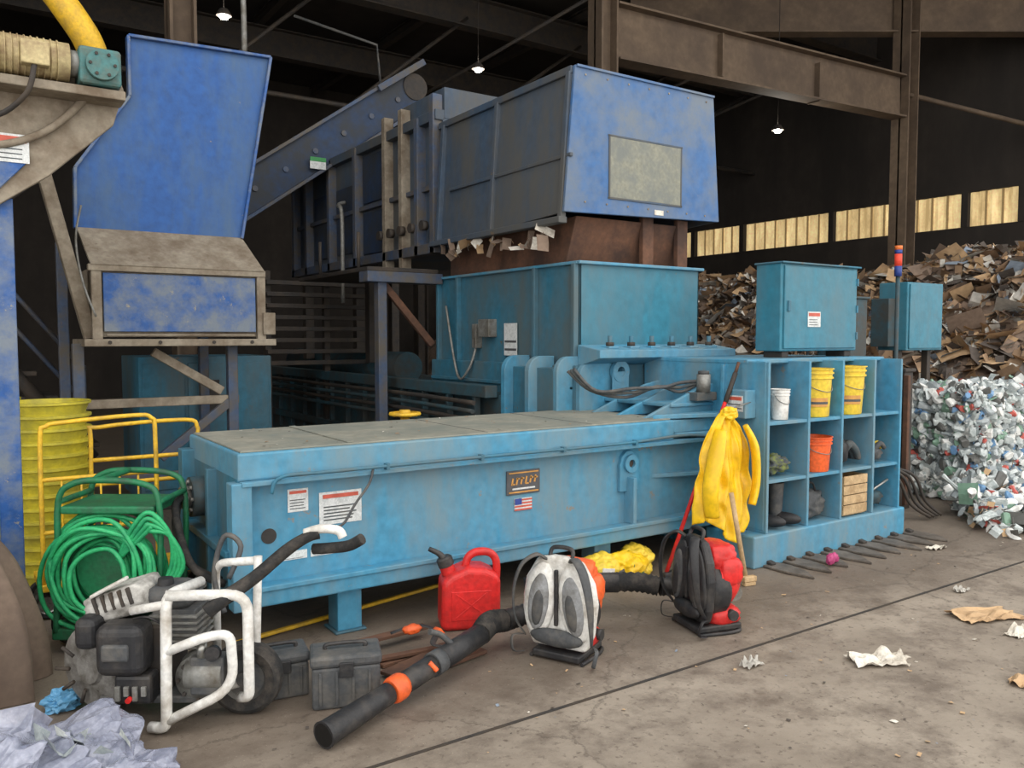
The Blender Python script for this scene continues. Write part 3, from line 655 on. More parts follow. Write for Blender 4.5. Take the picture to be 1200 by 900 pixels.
I = Obj('inclined_belt_conveyor')
def bar2(O, nm, a, b, y0, y1, t0, t1, m):
    a = Vector((a[0], 0, a[1])); b = Vector((b[0], 0, b[1])); d = (b - a).normalized(); n = Vector((-d.z, 0, d.x))
    ps = [a + n*t0, b + n*t0, b + n*t1, a + n*t1]
    prism(O, nm, [(p.x, p.z) for p in ps], 'Y', y0, y1, m, bev=.004)
bar2(I, 'side_frame_front', (1.7, 2.45), (5.05, 4.82), 9.80, 9.86, -.22, .24, CONV)
bar2(I, 'side_frame_back', (1.7, 2.45), (5.05, 4.82), 10.6, 10.66, -.22, .24, CONV)
bar2(I, 'top_flange', (1.7, 2.45), (5.05, 4.82), 9.74, 9.9, .22, .26, BLUEFR)
bar2(I, 'bottom_flange', (1.7, 2.45), (5.05, 4.82), 9.74, 9.9, -.26, -.22, BLUEFR)
bar2(I, 'belt', (1.7, 2.45), (5.1, 4.85), 9.88, 10.6, .05, .08, RUBBER)
for i in range(9):
    t = i/9; px = 1.7 + 3.35*t + .15; pz = 2.45 + 2.37*t + .1
    cyl(I, 'roller_bolt_%d' % i, (px, 9.78, pz), (px, 9.80, pz), .035, BLUEFR, n=8)
cyl(I, 'head_pulley', (5.08, 9.78, 4.86), (5.08, 10.68, 4.86), .17, DARKM)
bar2(I, 'bracket', (4.55, 4.7), (5.2, 5.15), 9.7, 9.76, 0, .08, BLUEFR)
box(I, 'label', 3.62, 3.82, 9.73, 9.74, 3.64, 3.73, LABELW, bev=0); box(I, 'label_green', 3.62, 3.82, 9.725, 9.73, 3.73, 3.78, mat('label_green', (60, 140, 80)), bev=0)
for i, x in enumerate((2.2, 4.4)): box(I, 'leg_%d' % i, x, x + .12, 10.2, 10.32, 0, 2.6 + (x - 2.2)*.68, DARKM)

F = Obj('conveyor_support_frame')
box(F, 'column', 3.33, 3.42, 7.2, 7.30, 0, 2.15, BLUEFR)
box(F, 'deck_beam', 3.2, 4.0, 7.15, 7.35, 2.12, 2.22, BLUEFR)
box(F, 'deck', 3.2, 3.95, 7.15, 9.0, 2.22, 2.26, DARKM)
rbox(F, 'knee_brace', (3.66, 7.26, 1.83), (.07, .05, .82), (0, -42, 0), RUST)
for i in range(2): cyl(F, 'handrail_post_%d' % i, (3.22, 7.4 + i, 2.26), (3.22, 7.4 + i, 2.6), .018, DARKM, n=8)
R_ = Obj('hydraulic_pipe_rack')
for i in range(8):
    box(R_, 'pipe_row_%d' % i, 2.9, 4.3, 9.2, 9.28, 1.28 + i*.13, 1.33 + i*.13, DARKM)
for x in (2.9, 3.6, 4.25): box(R_, 'rack_post_%d' % int(x*10), x, x + .07, 9.28, 9.36, 0, 2.35, DARKM)
O = Obj('power_unit_cabinet')
box(O, 'body', 1.35, 2.55, 8.0, 8.9, .1, 1.42, TEALD); box(O, 'plinth', 1.4, 2.5, 8.05, 8.85, 0, .1, DARKM)
for i in range(3): box(O, 'door_%d' % i, 1.38 + i*.39, 1.74 + i*.39, 7.985, 8.0, .2, 1.36, TEALD)
box(O, 'vent', 1.9, 2.05, 7.975, 7.985, .9, 1.2, DARKM)

# ------------------------------------------------------------------ left discharge chute
K = Obj('discharge_chute')
prism(K, 'back_panel', [(.79, 2.44), (2.055, 2.44), (2.33, 4.01), (1.2, 3.97), (1.2, 3.50), (.80, 2.9)], 'Y', 7.2, 7.23, CHUTE)
for nm, a, b in (('l', (.79, 2.44), (.80, 2.9)), ('l2', (.80, 2.9), (1.2, 3.5)), ('l3', (1.2, 3.5), (1.2, 3.97)), ('t', (1.2, 3.97), (2.33, 4.01)), ('r', (2.33, 4.01), (2.055, 2.44))):
    bar2(K, 'panel_edge_' + nm, a, b, 7.16, 7.24, -.012, .012, CHUTEB)
quad(K, 'side_wing', [(2.055, 7.2, 2.44), (2.33, 7.2, 4.01), (2.25, 7.75, 4.0), (2.05, 7.75, 2.44)], CHUTEB)
quad(K, 'sloped_apron', [(.84, 6.78, 2.13), (2.12, 6.78, 2.13), (2.06, 7.2, 2.44), (.80, 7.2, 2.44)], BROWN)
box(K, 'bin_shell', .86, 2.10, 6.84, 7.5, 1.60, 2.13, BROWN)
box(K, 'bin_top_lip', .82, 2.13, 6.78, 6.84, 2.09, 2.14, BROWN); box(K, 'bin_frame_left', .84, .91, 6.79, 6.84, 1.58, 2.1, BROWN)
box(K, 'bin_frame_right', 2.06, 2.13, 6.79, 6.84, 1.58, 2.1, BROWN)
box(K, 'bin_front_panel', .92, 2.05, 6.80, 6.84, 1.64, 2.08, CHUTEB)
rbox(K, 'bin_cable_tray', (1.48, 6.78, 1.615), (1.1, .04, .015), (0, 0, 0), BROWN)
box(K, 'bottom_flange', .78, 2.20, 6.75, 7.5, 1.53, 1.585, BROWN)
for i, x in enumerate((.95, 1.3, 1.7, 2.0)): cyl(K, 'flange_bolt_%d' % i, (x, 6.74, 1.56), (x, 6.755, 1.56), .015, DARKM, n=6)
for i, (x, y) in enumerate(((.72, 6.95), (1.86, 6.95), (.72, 7.9), (1.86, 7.9))):
    box(K, 'leg_%d' % i, x, x + .08, y, y + .08, 0, 1.55 if y < 7.5 else 2.4, BLUEFR)
rbox(K, 'left_strut', (.70, 7.0, 2.25), (.09, .10, 1.35), (0, 167, 0), BROWN)
box(K, 'cross_beam', .72, 1.95, 6.97, 7.03, 1.05, 1.12, BROWN)
box(K, 'cross_beam_low', .72, 1.95, 6.97, 7.03, .45, .52, BLUEFR)
rbox(K, 'diag_brace', (1.55, 6.98, 1.32), (.07, .05, .62), (0, -58, 0), BROWN)
rbox(K, 'diag_brace_2', (1.6, 6.98, .85), (.07, .05, .7), (0, 52, 0), BLUEFR)
sweep(K, 'chain', [(.78, 6.72, 2.55), (.74, 6.72, 2.3), (.78, 6.74, 2.0), (.86, 6.74, 1.75)], .008, GREY, n=6)
box(K, 'hinge_plate', 2.1, 2.2, 6.76, 6.84, 1.62, 1.8, BROWN)
O = Obj('maintenance_stair')
for i in range(7): box(O, 'tread_%d' % i, -.2 + i*.16, .1 + i*.16, 8.3, 9.0, .6 + (6-i)*.22, .64 + (6-i)*.22, DARKM)
sweep(O, 'handrail', [(-.3, 8.25, 2.9), (.95, 8.25, 1.3)], .02, BLUEFR, smooth=False); sweep(O, 'handrail_mid', [(-.3, 8.25, 2.6), (.95, 8.25, 1.0)], .02, BLUEFR, smooth=False)
sweep(O, 'stringer', [(-.3, 8.28, 2.2), (1.0, 8.28, .5)], .06, DARKM, smooth=False); box(O, 'post', .9, .96, 8.25, 8.31, 0, 1.35, BLUEFR)

G = Obj('conveyor_head_drive')
prism(G, 'side_plate', [(-.6, 2.25), (.18, 2.28), (.45, 2.48), (.78, 2.80), (.84, 3.0), (.80, 3.12), (.2, 3.2), (-.6, 3.2)], 'Y', 5.2, 5.24, BROWN)
prism(G, 'inner_body', [(-.6, 2.35), (.3, 2.45), (.75, 2.85), (.75, 3.05), (-.6, 3.15)], 'Y', 5.24, 6.2, DARKM)
prism(G, 'blue_panel', [(-.6, 2.28), (.16, 2.32), (.36, 2.55), (-.6, 2.62)], 'Y', 5.18, 5.2, CHUTEB)
sweep(G, 'curved_guard', [(-.2, 5.17, 2.62), (.15, 5.17, 2.60), (.42, 5.17, 2.70), (.62, 5.17, 2.9), (.72, 5.17, 3.08)], .02, BROWN, n=8)
box(G, 'motor_base', .12, .82, 5.02, 5.2, 2.90, 2.95, BROWN)
cyl(G, 'motor_body', (.22, 5.08, 3.07), (.55, 5.08, 3.07), .10, BEIGE)
for i in range(9): cyl(G, 'cooling_fin_%d' % i, (.25 + i*.03, 5.08, 3.07), (.256 + i*.03, 5.08, 3.07), .106, BEIGE)
cyl(G, 'fan_cowl', (.15, 5.08, 3.07), (.22, 5.08, 3.07), .115, BEIGE)
box(G, 'terminal_box', .32, .45, 4.94, 5.06, 3.0, 3.12, BEIGE)
cyl(G, 'coupling', (.55, 5.08, 3.07), (.60, 5.08, 3.07), .07, GREY)
box(G, 'gearbox', .59, .80, 5.0, 5.2, 2.96, 3.16, GBOX, bev=.02)
cyl(G, 'gearbox_cover', (.70, 4.96, 3.06), (.70, 5.0, 3.06), .08, GBOX)
for i in range(6):
    a = i*math.pi/3; cyl(G, 'cover_bolt_%d' % i, (.70 + .06*math.cos(a), 4.95, 3.06 + .06*math.sin(a)), (.70 + .06*math.cos(a), 4.96, 3.06 + .06*math.sin(a)), .009, DARKM, n=6)
sweep(G, 'motor_cable', [(.38, 4.96, 3.0), (.34, 4.98, 2.85), (.2, 5.1, 2.75), (.1, 5.16, 2.9)], .014, DARKM)
label_y(G, 'danger_label', .16, .36, 2.53, 2.68, 5.178)
box(G, 'support_column', .17, .28, 5.25, 5.36, 0, 2.35, CHUTEB)
box(G, 'column_base', .12, .33, 5.2, 5.41, 0, .02, BLUEFR)

# ------------------------------------------------------------------ yellow tubs and cart
T = Obj('yellow_tub_stack', (.46, 5.90, 0))
prof = [(0, 0)]
for i in range(15):
    z = i * .08; prof += [(.215, z + .005), (.235, z + .06), (.25, z + .065), (.25, z + .08)]
prof += [(.22, 1.2), (.2, 1.1), (0, 1.1)]
lathe(T, 'stack', prof, (0, 0, 0), YELL)
T2 = Obj('yellow_tub_stack', (.10, 6.4, 0)); lathe(T2, 'stack', prof, (0, 0, 0), YELL)
Y = Obj('yellow_platform_cart')
def tl(nm, pts, r=.013, closed=False): sweep(Y, nm, pts, r, YEL, n=8, k=4, closed=closed)
tl('handle_front', [(.37, 5.25, .2), (.37, 5.25, 1.0), (.40, 5.25, 1.10), (.5, 5.25, 1.12), (.85, 5.25, 1.14), (.95, 5.25, 1.12), (.97, 5.25, 1.0), (.97, 5.25, .2)])
tl('handle_front_mid', [(.37, 5.25, .80), (.97, 5.25, .80)]); tl('handle_front_low', [(.37, 5.25, .5), (.97, 5.25, .5)])
tl('handle_rear', [(.66, 5.55, .2), (.66, 5.55, .98), (.70, 5.55, 1.05), (1.2, 5.55, 1.07), (1.28, 5.55, 1.02), (1.28, 5.55, .9), (1.28, 5.55, .2)])
tl('handle_rear_mid', [(.66, 5.55, .85), (1.28, 5.55, .85)]); tl('handle_rear_low', [(.66, 5.55, .7), (1.28, 5.55, .7)])
for i in range(5): tl('upright_%d' % i, [(.47 + i*.1, 5.25, .2), (.47 + i*.1, 5.25, .80)], .006)
box(Y, 'deck', .34, 1.30, 5.22, 5.60, .17, .21, YEL)
for i, (x, y) in enumerate(((.38, 5.28), (1.22, 5.28), (.38, 5.54), (1.22, 5.54))): wheel(Y, 'caster_%d' % i, (x, y, .085), .08, .04)

# ------------------------------------------------------------------ green hose cart
Q = Obj('garden_hose_reel_cart', (.66, 4.64, 0), -34)
def gt(nm, pts, r=.016, m=GREEN): sweep(Q, nm, pts, r, m, n=8, k=5)
for sy in (-.16, .16):
    gt('frame_side_%d' % (1 if sy > 0 else 0), [(-.24, sy, .12), (-.22, sy, .45), (-.21, sy, .78), (-.14, sy, .87), (0, sy, .89), (.22, sy, .87), (.29, sy, .78), (.29, sy, .45), (.26, sy, .12)])
for i, (x, z) in enumerate(((-.21, .78), (.29, .78), (-.24, .14), (.27, .14), (0, .89))): gt('cross_tube_%d' % i, [(x, -.16, z), (x, .16, z)])
box(Q, 'tray', -.2, .27, -.17, .17, .72, .76, GREEN, bev=.01)
box(Q, 'base_pan', -.26, .28, -.17, .17, .08, .14, GREEN, bev=.01)
lathe(Q, 'reel_flange_front', [(.06, -.01), (.20, -.01), (.22, 0), (.20, .01), (.06, .01)], (0, -.10, .42), GREEN, (90, 0, 0))
cyl(Q, 'reel_drum', (0, -.15, .42), (0, .15, .42), .13, GREEN)
for i in range(24):
    rr = .14 + .15*((i*7) % 24)/24; yy = random.uniform(-.23, .0); ph = random.uniform(0, 6.28); e = random.uniform(.01, .03)
    cx = random.uniform(-.03, .03); cz = random.uniform(-.03, .03)
    sweep(Q, 'hose_loop_%d' % i, [(cx + (rr + e*math.sin(2*a + ph))*math.cos(a), yy + .015*math.sin(a*2 + ph), .42 + cz + (rr + e*math.cos(2*a + ph))*math.sin(a)) for a in [k*math.pi/5 for k in range(10)]], .012, HOSEG, n=8, k=4, closed=True)
for i in range(4):
    sweep(Q, 'hose_overhang_%d' % i, [(.10, -.2, .5), (.18 + .03*i, -.22, .66), (.27, -.22, .74 - .03*i), (.36, -.2, .62), (.35 + .02*i, -.18, .45), (.26, -.2, .3), (.1, -.22, .2 + .03*i), (-.1, -.22, .18)], .012, HOSEG, n=8)
for sx_ in (-1, 1): wheel(Q, 'wheel_%d' % sx_, (sx_*.24, .0, .11), .11, .05, axis=(0, 1, 0))

# ------------------------------------------------------------------ pressure washer
P = Obj('pressure_washer', (.70, 3.60, 0), -34)
wheel(P, 'wheel_right', (.30, .06, .155), .155, .09, hub=DGREY)
wheel(P, 'wheel_left', (-.30, .14, .155), .155, .09, hub=DGREY)
def wt(nm, pts, r=.022, m=WHITE, fr_=.06): sweep(P, nm, fillet(pts, fr_), r, m, n=12, smooth=False)
wt('frame_front_loop', [(.10, .10, .555), (.045, -.13, .565), (.045, -.15, .03), (-.03, -.13, .025)])
wt('frame_top_loop', [(.045, -.13, .565), (.35, -.06, .55), (.35, -.06, .12), (.30, -.02, .10)], fr_=.08)
wt('frame_mid_bar', [(.05, -.14, .34), (.20, -.12, .395), (.29, -.10, .40), (.30, -.09, .17), (.05, -.15, .06)], .020, fr_=.10)
wt('frame_left_bar', [(-.10, -.12, .50), (.05, -.13, .53)], .018)
wt('frame_handle_upright', [(.12, .22, .10), (.12, .22, .60), (.34, .12, .64)], .018)
wt('frame_handle_upright_right', [(.34, .06, .15), (.34, .12, .66)], .018)
wt('frame_bottom_bar', [(-.30, .1, .13), (-.1, .02, .09), (.1, .02, .09), (.3, .05, .14)], .018)
box(P, 'engine_mount', -.26, .14, -.08, .2, .10, .13, DGREY)
box(P, 'crankcase', -.26, .02, -.04, .16, .13, .42, DARKM, bev=.02)
lathe(P, 'recoil_starter_cover', [(0, .03), (.06, .035), (.07, .02), (.15, .015), (.175, 0), (.18, -.03), (.18, -.09)], (-.30, -.03, .235), mat('engine_grey', (128, 126, 122), dirt=(80, 76, 70), amt=.45, scale=12, rough=.5), (90, 0, -22))
for i in range(10):
    a = i*math.pi/5; sweep(P, 'cover_slot_%d' % i, [(-.30 + .09*math.cos(a), -.055, .235 + .09*math.sin(a)), (-.30 + .15*math.cos(a), -.05, .235 + .15*math.sin(a))], .008, DARKM, n=6, smooth=False)
box(P, 'air_filter_cover', -.235, -.04, -.17, -.03, .24, .45, BLACK, bev=.04, seg=4)
box(P, 'air_filter_knob', -.20, -.09, -.182, -.16, .31, .38, DGREY, bev=.012)
box(P, 'side_cover', -.33, -.24, -.14, -.02, .34, .47, BLACK, bev=.03, seg=3)
box(P, 'carburetor', -.17, -.02, -.14, -.05, .12, .24, BLACK, bev=.015)
for i in range(4): box(P, 'carb_detail_%d' % i, -.16 + i*.035, -.14 + i*.035, -.155, -.14, .14 + .02*(i % 2), .20, GREY, bev=.003)
lathe(P, 'fuel_tap', [(0, .0), (.011, 0), (.011, .02), (0, .02)], (-.10, -.15, .15), RED, (90, 0, 0))
blob(P, 'fan_shroud', (-.20, .05, .50), (.14, .12, .065), SHROUD, amp=.06, sub=4, box_=.6, rot=(0, -18, 0))
for i in range(5): rbox(P, 'shroud_vent_%d' % i, (-.27 + i*.035, -.065, .50 + i*.011), (.012, .02, .07), (0, -18, 0), DARKM, bev=.002)
rbox(P, 'shroud_bracket', (-.22, -.05, .575), (.16, .05, .015), (0, -28, 0), WHITE)
box(P, 'cooling_fins', -.06, .12, -.02, .15, .30, .47, DGREY, bev=.004)
for i in range(6): box(P, 'fin_%d' % i, -.07, .13, -.035, .155, .31 + i*.026, .32 + i*.026, GREY, bev=.001)
blob(P, 'fuel_tank', (-.02, .08, .51), (.12, .11, .05), DGREY, amp=.03, sub=3, box_=.5)
lathe(P, 'fuel_cap', [(0, .03), (.03, .03), (.035, 0)], (-.03, .05, .555), BLACK)
cyl(P, 'pump_head', (.10, -.06, .22), (.25, -.06, .22), .06, GREY); box(P, 'pump_manifold', .12, .26, -.10, -.02, .14, .30, DGREY, bev=.01)
cyl(P, 'unloader', (.17, -.09, .30), (.17, -.09, .36), .02, STEEL); cyl(P, 'gauge', (.22, -.12, .32), (.22, -.09, .32), .03, BLACK)
lathe(P, 'flywheel_housing', [(0, .0), (.06, 0), (.10, -.02), (.11, -.08)], (.15, -.09, .20), mat('cast_alu', (130, 130, 126), dirt=(84, 82, 76), amt=.45, scale=12, rough=.45, metal=.4), (90, 0, 0))
for i in range(8):
    a = i*math.pi/4; cyl(P, 'housing_bolt_%d' % i, (.15 + .08*math.cos(a), -.098, .20 + .08*math.sin(a)), (.15 + .08*math.cos(a), -.07, .20 + .08*math.sin(a)), .008, DARKM, n=6)
sweep(P, 'foam_handle', [(.20, -.10, .49), (.25, -.08, .53), (.36, 0, .60), (.48, .06, .70), (.56, .08, .75), (.61, .09, .765)], [.03, .032, .028, .027, .024, .024], RUBBER, n=12)
sweep(P, 'handle_bar', [(.55, .09, .765), (.62, .09, .785), (.69, .1, .775), (.71, .1, .745)], .020, WHITE, n=10)
sweep(P, 'handle_grip', [(.58, .12, .69), (.66, .10, .70), (.74, .08, .715), (.80, .06, .75)], .024, RUBBER, n=10)
sweep(P, 'spray_hose', [(.20, .15, .55), (.24, .2, .68), (.16, .22, .72), (.12, .2, .55), (.18, .15, .4)], .012, DGREY, n=8)
sweep(P, 'ignition_wire', [(-.1, -.1, .46), (-.02, -.14, .48), (.04, -.1, .42)], .005, BLACK, n=6)

# ------------------------------------------------------------------ draped tarp, film
O = Obj('canvas_tarp_heap', (-.19, 4.46, 0))
vs = []; fs = []; NA = 120; NT = 40
for j in range(NT + 1):
    t = j / NT
    for i in range(NA):
        a = 2*math.pi*i/NA
        r0 = .37 * math.sin(min(1, t*1.25)*math.pi/2)**.8 + .07*t*t
        z = .82 * (1 - t**2.2) + .003
        fold = (.05*t**1.3) * (1 - abs(math.sin(a*4.5 + 1.2*math.sin(a*2) + t*.8))*1.7) + .02*t*math.sin(a*13 + 3*t)
        nn = .10*noise.noise(Vector((math.cos(a)*1.2, math.sin(a)*1.2, t*1.6)))
        r = max(0, r0 + fold + nn*t)
        z += .05*noise.noise(Vector((math.cos(a)*2*t, math.sin(a)*2*t, 7)))*(1 - t)
        vs.append((r*math.cos(a), r*1.15*math.sin(a), max(.003, z)))
for j in range(NT):
    for i in range(NA): fs.append((j*NA + i, j*NA + (i+1) % NA, (j+1)*NA + (i+1) % NA, (j+1)*NA + i))
O.mesh('tarp', vs, fs, TARP, smooth=True)
O = Obj('plastic_film_heap')
for i, (cx, cy, cz, sx_, sy_, sz_) in enumerate(((.16, 3.26, .02, .30, .26, .19), (.37, 3.12, .02, .20, .20, .12), (.0, 3.05, .05, .3, .25, .2))):
    blob(O, 'film_bundle_%d' % i, (cx, cy, cz), (sx_, sy_, sz_), FILM, amp=.6, fr=1.5 + .3*i, sub=5, flat0=True, ridge=.14, smooth=False)
shards(O, 'film_creases', lambda: (random.gauss(.2, .14), random.gauss(3.2, .09), random.uniform(.08, .22)), 60, .06, .18, [FILM, PL[0]], bend=.9, flatness=.5)
O = Obj('blue_film_scrap'); blob(O, 'film', (.33, 3.94, .04), (.07, .05, .05), FILMB, amp=.5, fr=2, sub=4, flat0=True, ridge=.1, smooth=False)

# ------------------------------------------------------------------ battery boxes
for (x, y, r, w, d, h, nm) in ((1.17, 3.60, -10, .22, .18, .20, 'battery_box'), (1.38, 3.36, -20, .29, .18, .235, 'battery_box')):
    O = Obj(nm, (x, y, 0), r)
    box(O, 'case', -w/2, w/2, -d/2, d/2, 0, h*.78, DGREY, bev=.012); box(O, 'lid', -w/2 - .008, w/2 + .008, -d/2 - .008, d/2 + .008, h*.78, h, DGREY, bev=.015)
    for i in range(4): box(O, 'rib_%d' % i, -w*.4 + i*w*.24, -w*.36 + i*w*.24, -d/2 - .008, -d/2, .02, h*.7, DGREY, bev=.002)
    box(O, 'latch', -.03, .03, -d/2 - .018, -d/2 - .006, h*.6, h*.88, BLACK, bev=.004)
    sweep(O, 'handle', [(-w*.3, 0, h), (-w*.25, 0, h + .02), (w*.25, 0, h + .02), (w*.3, 0, h)], .009, BLACK, n=8)

# ------------------------------------------------------------------ gas can
A = Obj('gas_can', (2.32, 3.87, 0), -22)
pr = [(-.155, 0), (.155, 0), (.165, .03), (.165, .26), (.15, .30), (.08, .335), (-.02, .345), (-.11, .31), (-.16, .27), (-.165, .03)]
prism(A, 'can_body', pr, 'Y', -.10, .10, RED, bev=.03, seg=4)
sweep(A, 'handle', [(-.02, 0, .33), (.0, 0, .385), (.05, 0, .41), (.12, 0, .40), (.155, 0, .35), (.155, 0, .25)], .022, RED, n=10)
lathe(A, 'filler_neck', [(0, 0), (.04, 0), (.04, .05), (.0, .05)], (-.11, 0, .30), RED, (0, -20, 0))
lathe(A, 'cap_collar', [(0, .06), (.035, .06), (.045, .05), (.045, .01), (.03, 0)], (-.12, 0, .335), BLACK, (0, -20, 0))
sweep(A, 'spout', [(-.14, 0, .38), (-.165, 0, .41), (-.22, 0, .44)], [.022, .016, .013], BLACK, n=10)
prism(A, 'embossed_panel', [(-.11, .06), (.11, .06), (.11, .22), (-.11, .22)], 'Y', -.104, -.10, RED, bev=.003)
rbox(A, 'moulded_rib', (0, -.103, .14), (.22, .004, .010), (0, 38, 0), RED, bev=.002)
rbox(A, 'moulded_rib_2', (0, -.103, .14), (.22, .004, .010), (0, -38, 0), RED, bev=.002)

# ------------------------------------------------------------------ backpack blowers
def backpack(nm, loc, rz, k, shell_m, pad_m, mesh_m, strap_m, eng_m, eng2_m):
    O = Obj(nm, loc, rz)
    def S_(pts): return [(p[0], p[1]*k, p[2]) for p in pts]
    pr = [(-.12, .06), (.12, .06), (.15, .14), (.165, .30), (.15, .40), (.10, .50), (.03, .52), (-.03, .52), (-.10, .50), (-.15, .40), (-.165, .30), (-.15, .14)]
    prism(O, 'back_frame', [(a*k, b) for a, b in pr], 'X', -.03, .03, shell_m, bev=.02, seg=3)
    for s in (-1, 1):
        blob(O, 'back_pad_shell_%d' % s, (-.035, s*.08*k, .30), (.03, .072*k, .19), shell_m, amp=.03, sub=4, rot=(s*8, 0, 0))
        blob(O, 'back_pad_%d' % s, (-.055, s*.078*k, .29), (.024, .046*k, .145), pad_m, amp=.03, sub=4, rot=(s*8, 0, 0))
        blob(O, 'pad_mesh_%d' % s, (-.066, s*.076*k, .27), (.02, .028*k, .10), mesh_m, amp=.03, sub=3, rot=(s*8, 0, 0))
        sweep(O, 'shoulder_strap_%d' % s, S_([(-.02, s*.06, .50), (-.06, s*.09, .525), (-.10, s*.14, .47), (-.11, s*.17, .34), (-.09, s*.17, .2), (-.03, s*.15, .10)]), [.022, .026, .026, .022, .014, .008], strap_m, n=10, squash=.35)
        sweep(O, 'strap_webbing_%d' % s, S_([(-.03, s*.16, .10), (-.08, s*.19, .10), (-.09, s*.18, .03), (-.03, s*.16, .012)]), .010, strap_m, n=8, squash=.25)
    blob(O, 'lumbar_pad', (-.05, 0, .12), (.03, .12*k, .045), mesh_m, amp=.05, sub=3)
    rbox(O, 'centre_channel', (-.05, 0, .32), (.02, .02, .28), (0, 0, 0), BLACK)
    lathe(O, 'fan_volute', [(.03, -.01), (.15, -.01), (.165, .01), (.165, .08), (.15, .10), (.05, .10)], (.04, 0, .23), BLACK, (0, 90, 0))
    lathe(O, 'starter_cover', [(.15, -.05), (.15, .04), (.115, .085), (.05, .10), (0, .10)], (.13, 0, .27), eng_m, (0, 90, 0))
    for i in range(10):
        a = i*math.pi/5; sweep(O, 'cover_vent_%d' % i, [(.228, .05*math.cos(a), .27 + .05*math.sin(a)), (.205, .10*math.cos(a), .27 + .10*math.sin(a))], .007, DARKM, n=6, smooth=False)
    blob(O, 'engine_cover', (.12, 0, .40), (.085, .13, .08), eng_m, amp=.06, sub=4, box_=.5)
    blob(O, 'air_cleaner', (.15, -.09, .33), (.07, .07, .08), eng_m, amp=.05, sub=3, box_=.5)
    blob(O, 'fuel_tank', (.13, 0, .085), (.10, .14, .05), eng2_m, amp=.03, sub=3, box_=.6)
    cyl(O, 'tank_cap', (.15, -.12, .10), (.15, -.16, .10), .028, BLACK)
    cyl(O, 'muffler', (.20, -.10, .20), (.20, .02, .20), .04, GREY)
    sweep(O, 'base_frame', [(-.05, -.14, .011), (.15, -.15, .011), (.22, -.10, .011), (.22, .10, .011), (.15, .15, .011), (-.05, .14, .011)], .010, BLACK, n=8)
    box(O, 'base_plate', -.06, .22, -.13, .13, .012, .05, BLACK, bev=.01)
    sweep(O, 'carry_handle', [(.0, -.06, .50), (.02, -.05, .55), (.02, .05, .55), (0, .06, .50)], .011, BLACK, n=8)
    sweep(O, 'elbow_duct', [(.09, .14, .20), (.08, .22, .17), (.03, .28, .15), (-.04, .30, .15)], [.055, .058, .055, .055], BLACK, n=16, k=6, pleat=.12)
    return O
b1 = backpack('backpack_leaf_blower', (2.45, 3.20, 0), 26, 1.22, WHITE, LGREY, DGREY, DGREY, ORANGE, RED)
b2 = backpack('backpack_leaf_blower', (3.32, 3.13, 0), -14, 1.05, BLACK, DGREY, BLACK, BLACK, RED, RED)
def tolocal(O, pts):
    a = -O.e.rotation_euler.z; c, s = math.cos(a), math.sin(a); lx, ly, lz = O.e.location
    return [((x-lx)*c - (y-ly)*s, (x-lx)*s + (y-ly)*c, z-lz) for x, y, z in pts]
A0 = Vector((1.13, 2.98, .062)); A1 = Vector((2.08, 3.36, .15))
def along(t): return tuple(A0.lerp(A1, t))
sweep(b1, 'nozzle_tube', tolocal(b1, [along(0), along(.02), along(.28), along(.36)]), [.056, .052, .047, .047], BLACK, n=20, smooth=False)
sweep(b1, 'nozzle_bore', tolocal(b1, [along(-.001), along(.001)]), .047, mat('bore_black', (12, 12, 12)), n=20, smooth=False)
sweep(b1, 'orange_collar', tolocal(b1, [along(.37), along(.39), along(.43), along(.45)]), [.050, .058, .058, .050], ORANGE, n=20, smooth=False)
sweep(b1, 'middle_tube', tolocal(b1, [along(.44), along(.66)]), .048, BLACK, n=20, smooth=False)
sweep(b1, 'clamp_ring', tolocal(b1, [along(.64), along(.70)]), .056, DGREY, n=20, smooth=False)
sweep(b1, 'swivel_tube', tolocal(b1, [along(.70), along(1.0)]), .052, BLACK, n=20, smooth=False)
sweep(b1, 'flex_hose', tolocal(b1, [along(1.0), (2.15, 3.41, .165), (2.21, 3.45, .16), (2.28, 3.46, .15)]), [.055, .06, .06, .058], RUBBER, n=18, k=8, pleat=.14)
sweep(b1, 'control_handle', tolocal(b1, [tuple(A0.lerp(A1, .78) + Vector((0, 0, .04))), tuple(A0.lerp(A1, .74) + Vector((-.02, .02, .10))), tuple(A0.lerp(A1, .70) + Vector((-.04, .03, .13)))]), .014, DGREY, n=10)
sweep(b1, 'lever', tolocal(b1, [tuple(A0.lerp(A1, .60) + Vector((0, -.03, .04))), tuple(A0.lerp(A1, .63) + Vector((0, -.06, .0)))]), .012, ORANGE, n=8)
sweep(b2, 'flex_hose', tolocal(b2, [(3.35, 3.44, .15), (3.26, 3.52, .17), (3.14, 3.60, .17)]), [.058, .06, .058], RUBBER, n=18, k=8, pleat=.14)
sweep(b2, 'blower_tube', tolocal(b2, [(3.16, 3.58, .17), (3.00, 3.68, .17), (2.90, 3.75, .165), (2.84, 3.79, .16), (2.70, 3.87, .14)]), [.058, .055, .055, .066, .062], BLACK, n=20, smooth=False)
sweep(b2, 'tube_ring', tolocal(b2, [(2.94, 3.72, .167), (2.90, 3.75, .165)]), .068, DGREY, n=20, smooth=False)
sweep(b2, 'tube_support_strap', tolocal(b2, [(2.76, 3.83, .10), (2.80, 3.74, .03), (2.86, 3.6, .012)]), .02, RED, n=8, squash=.4)

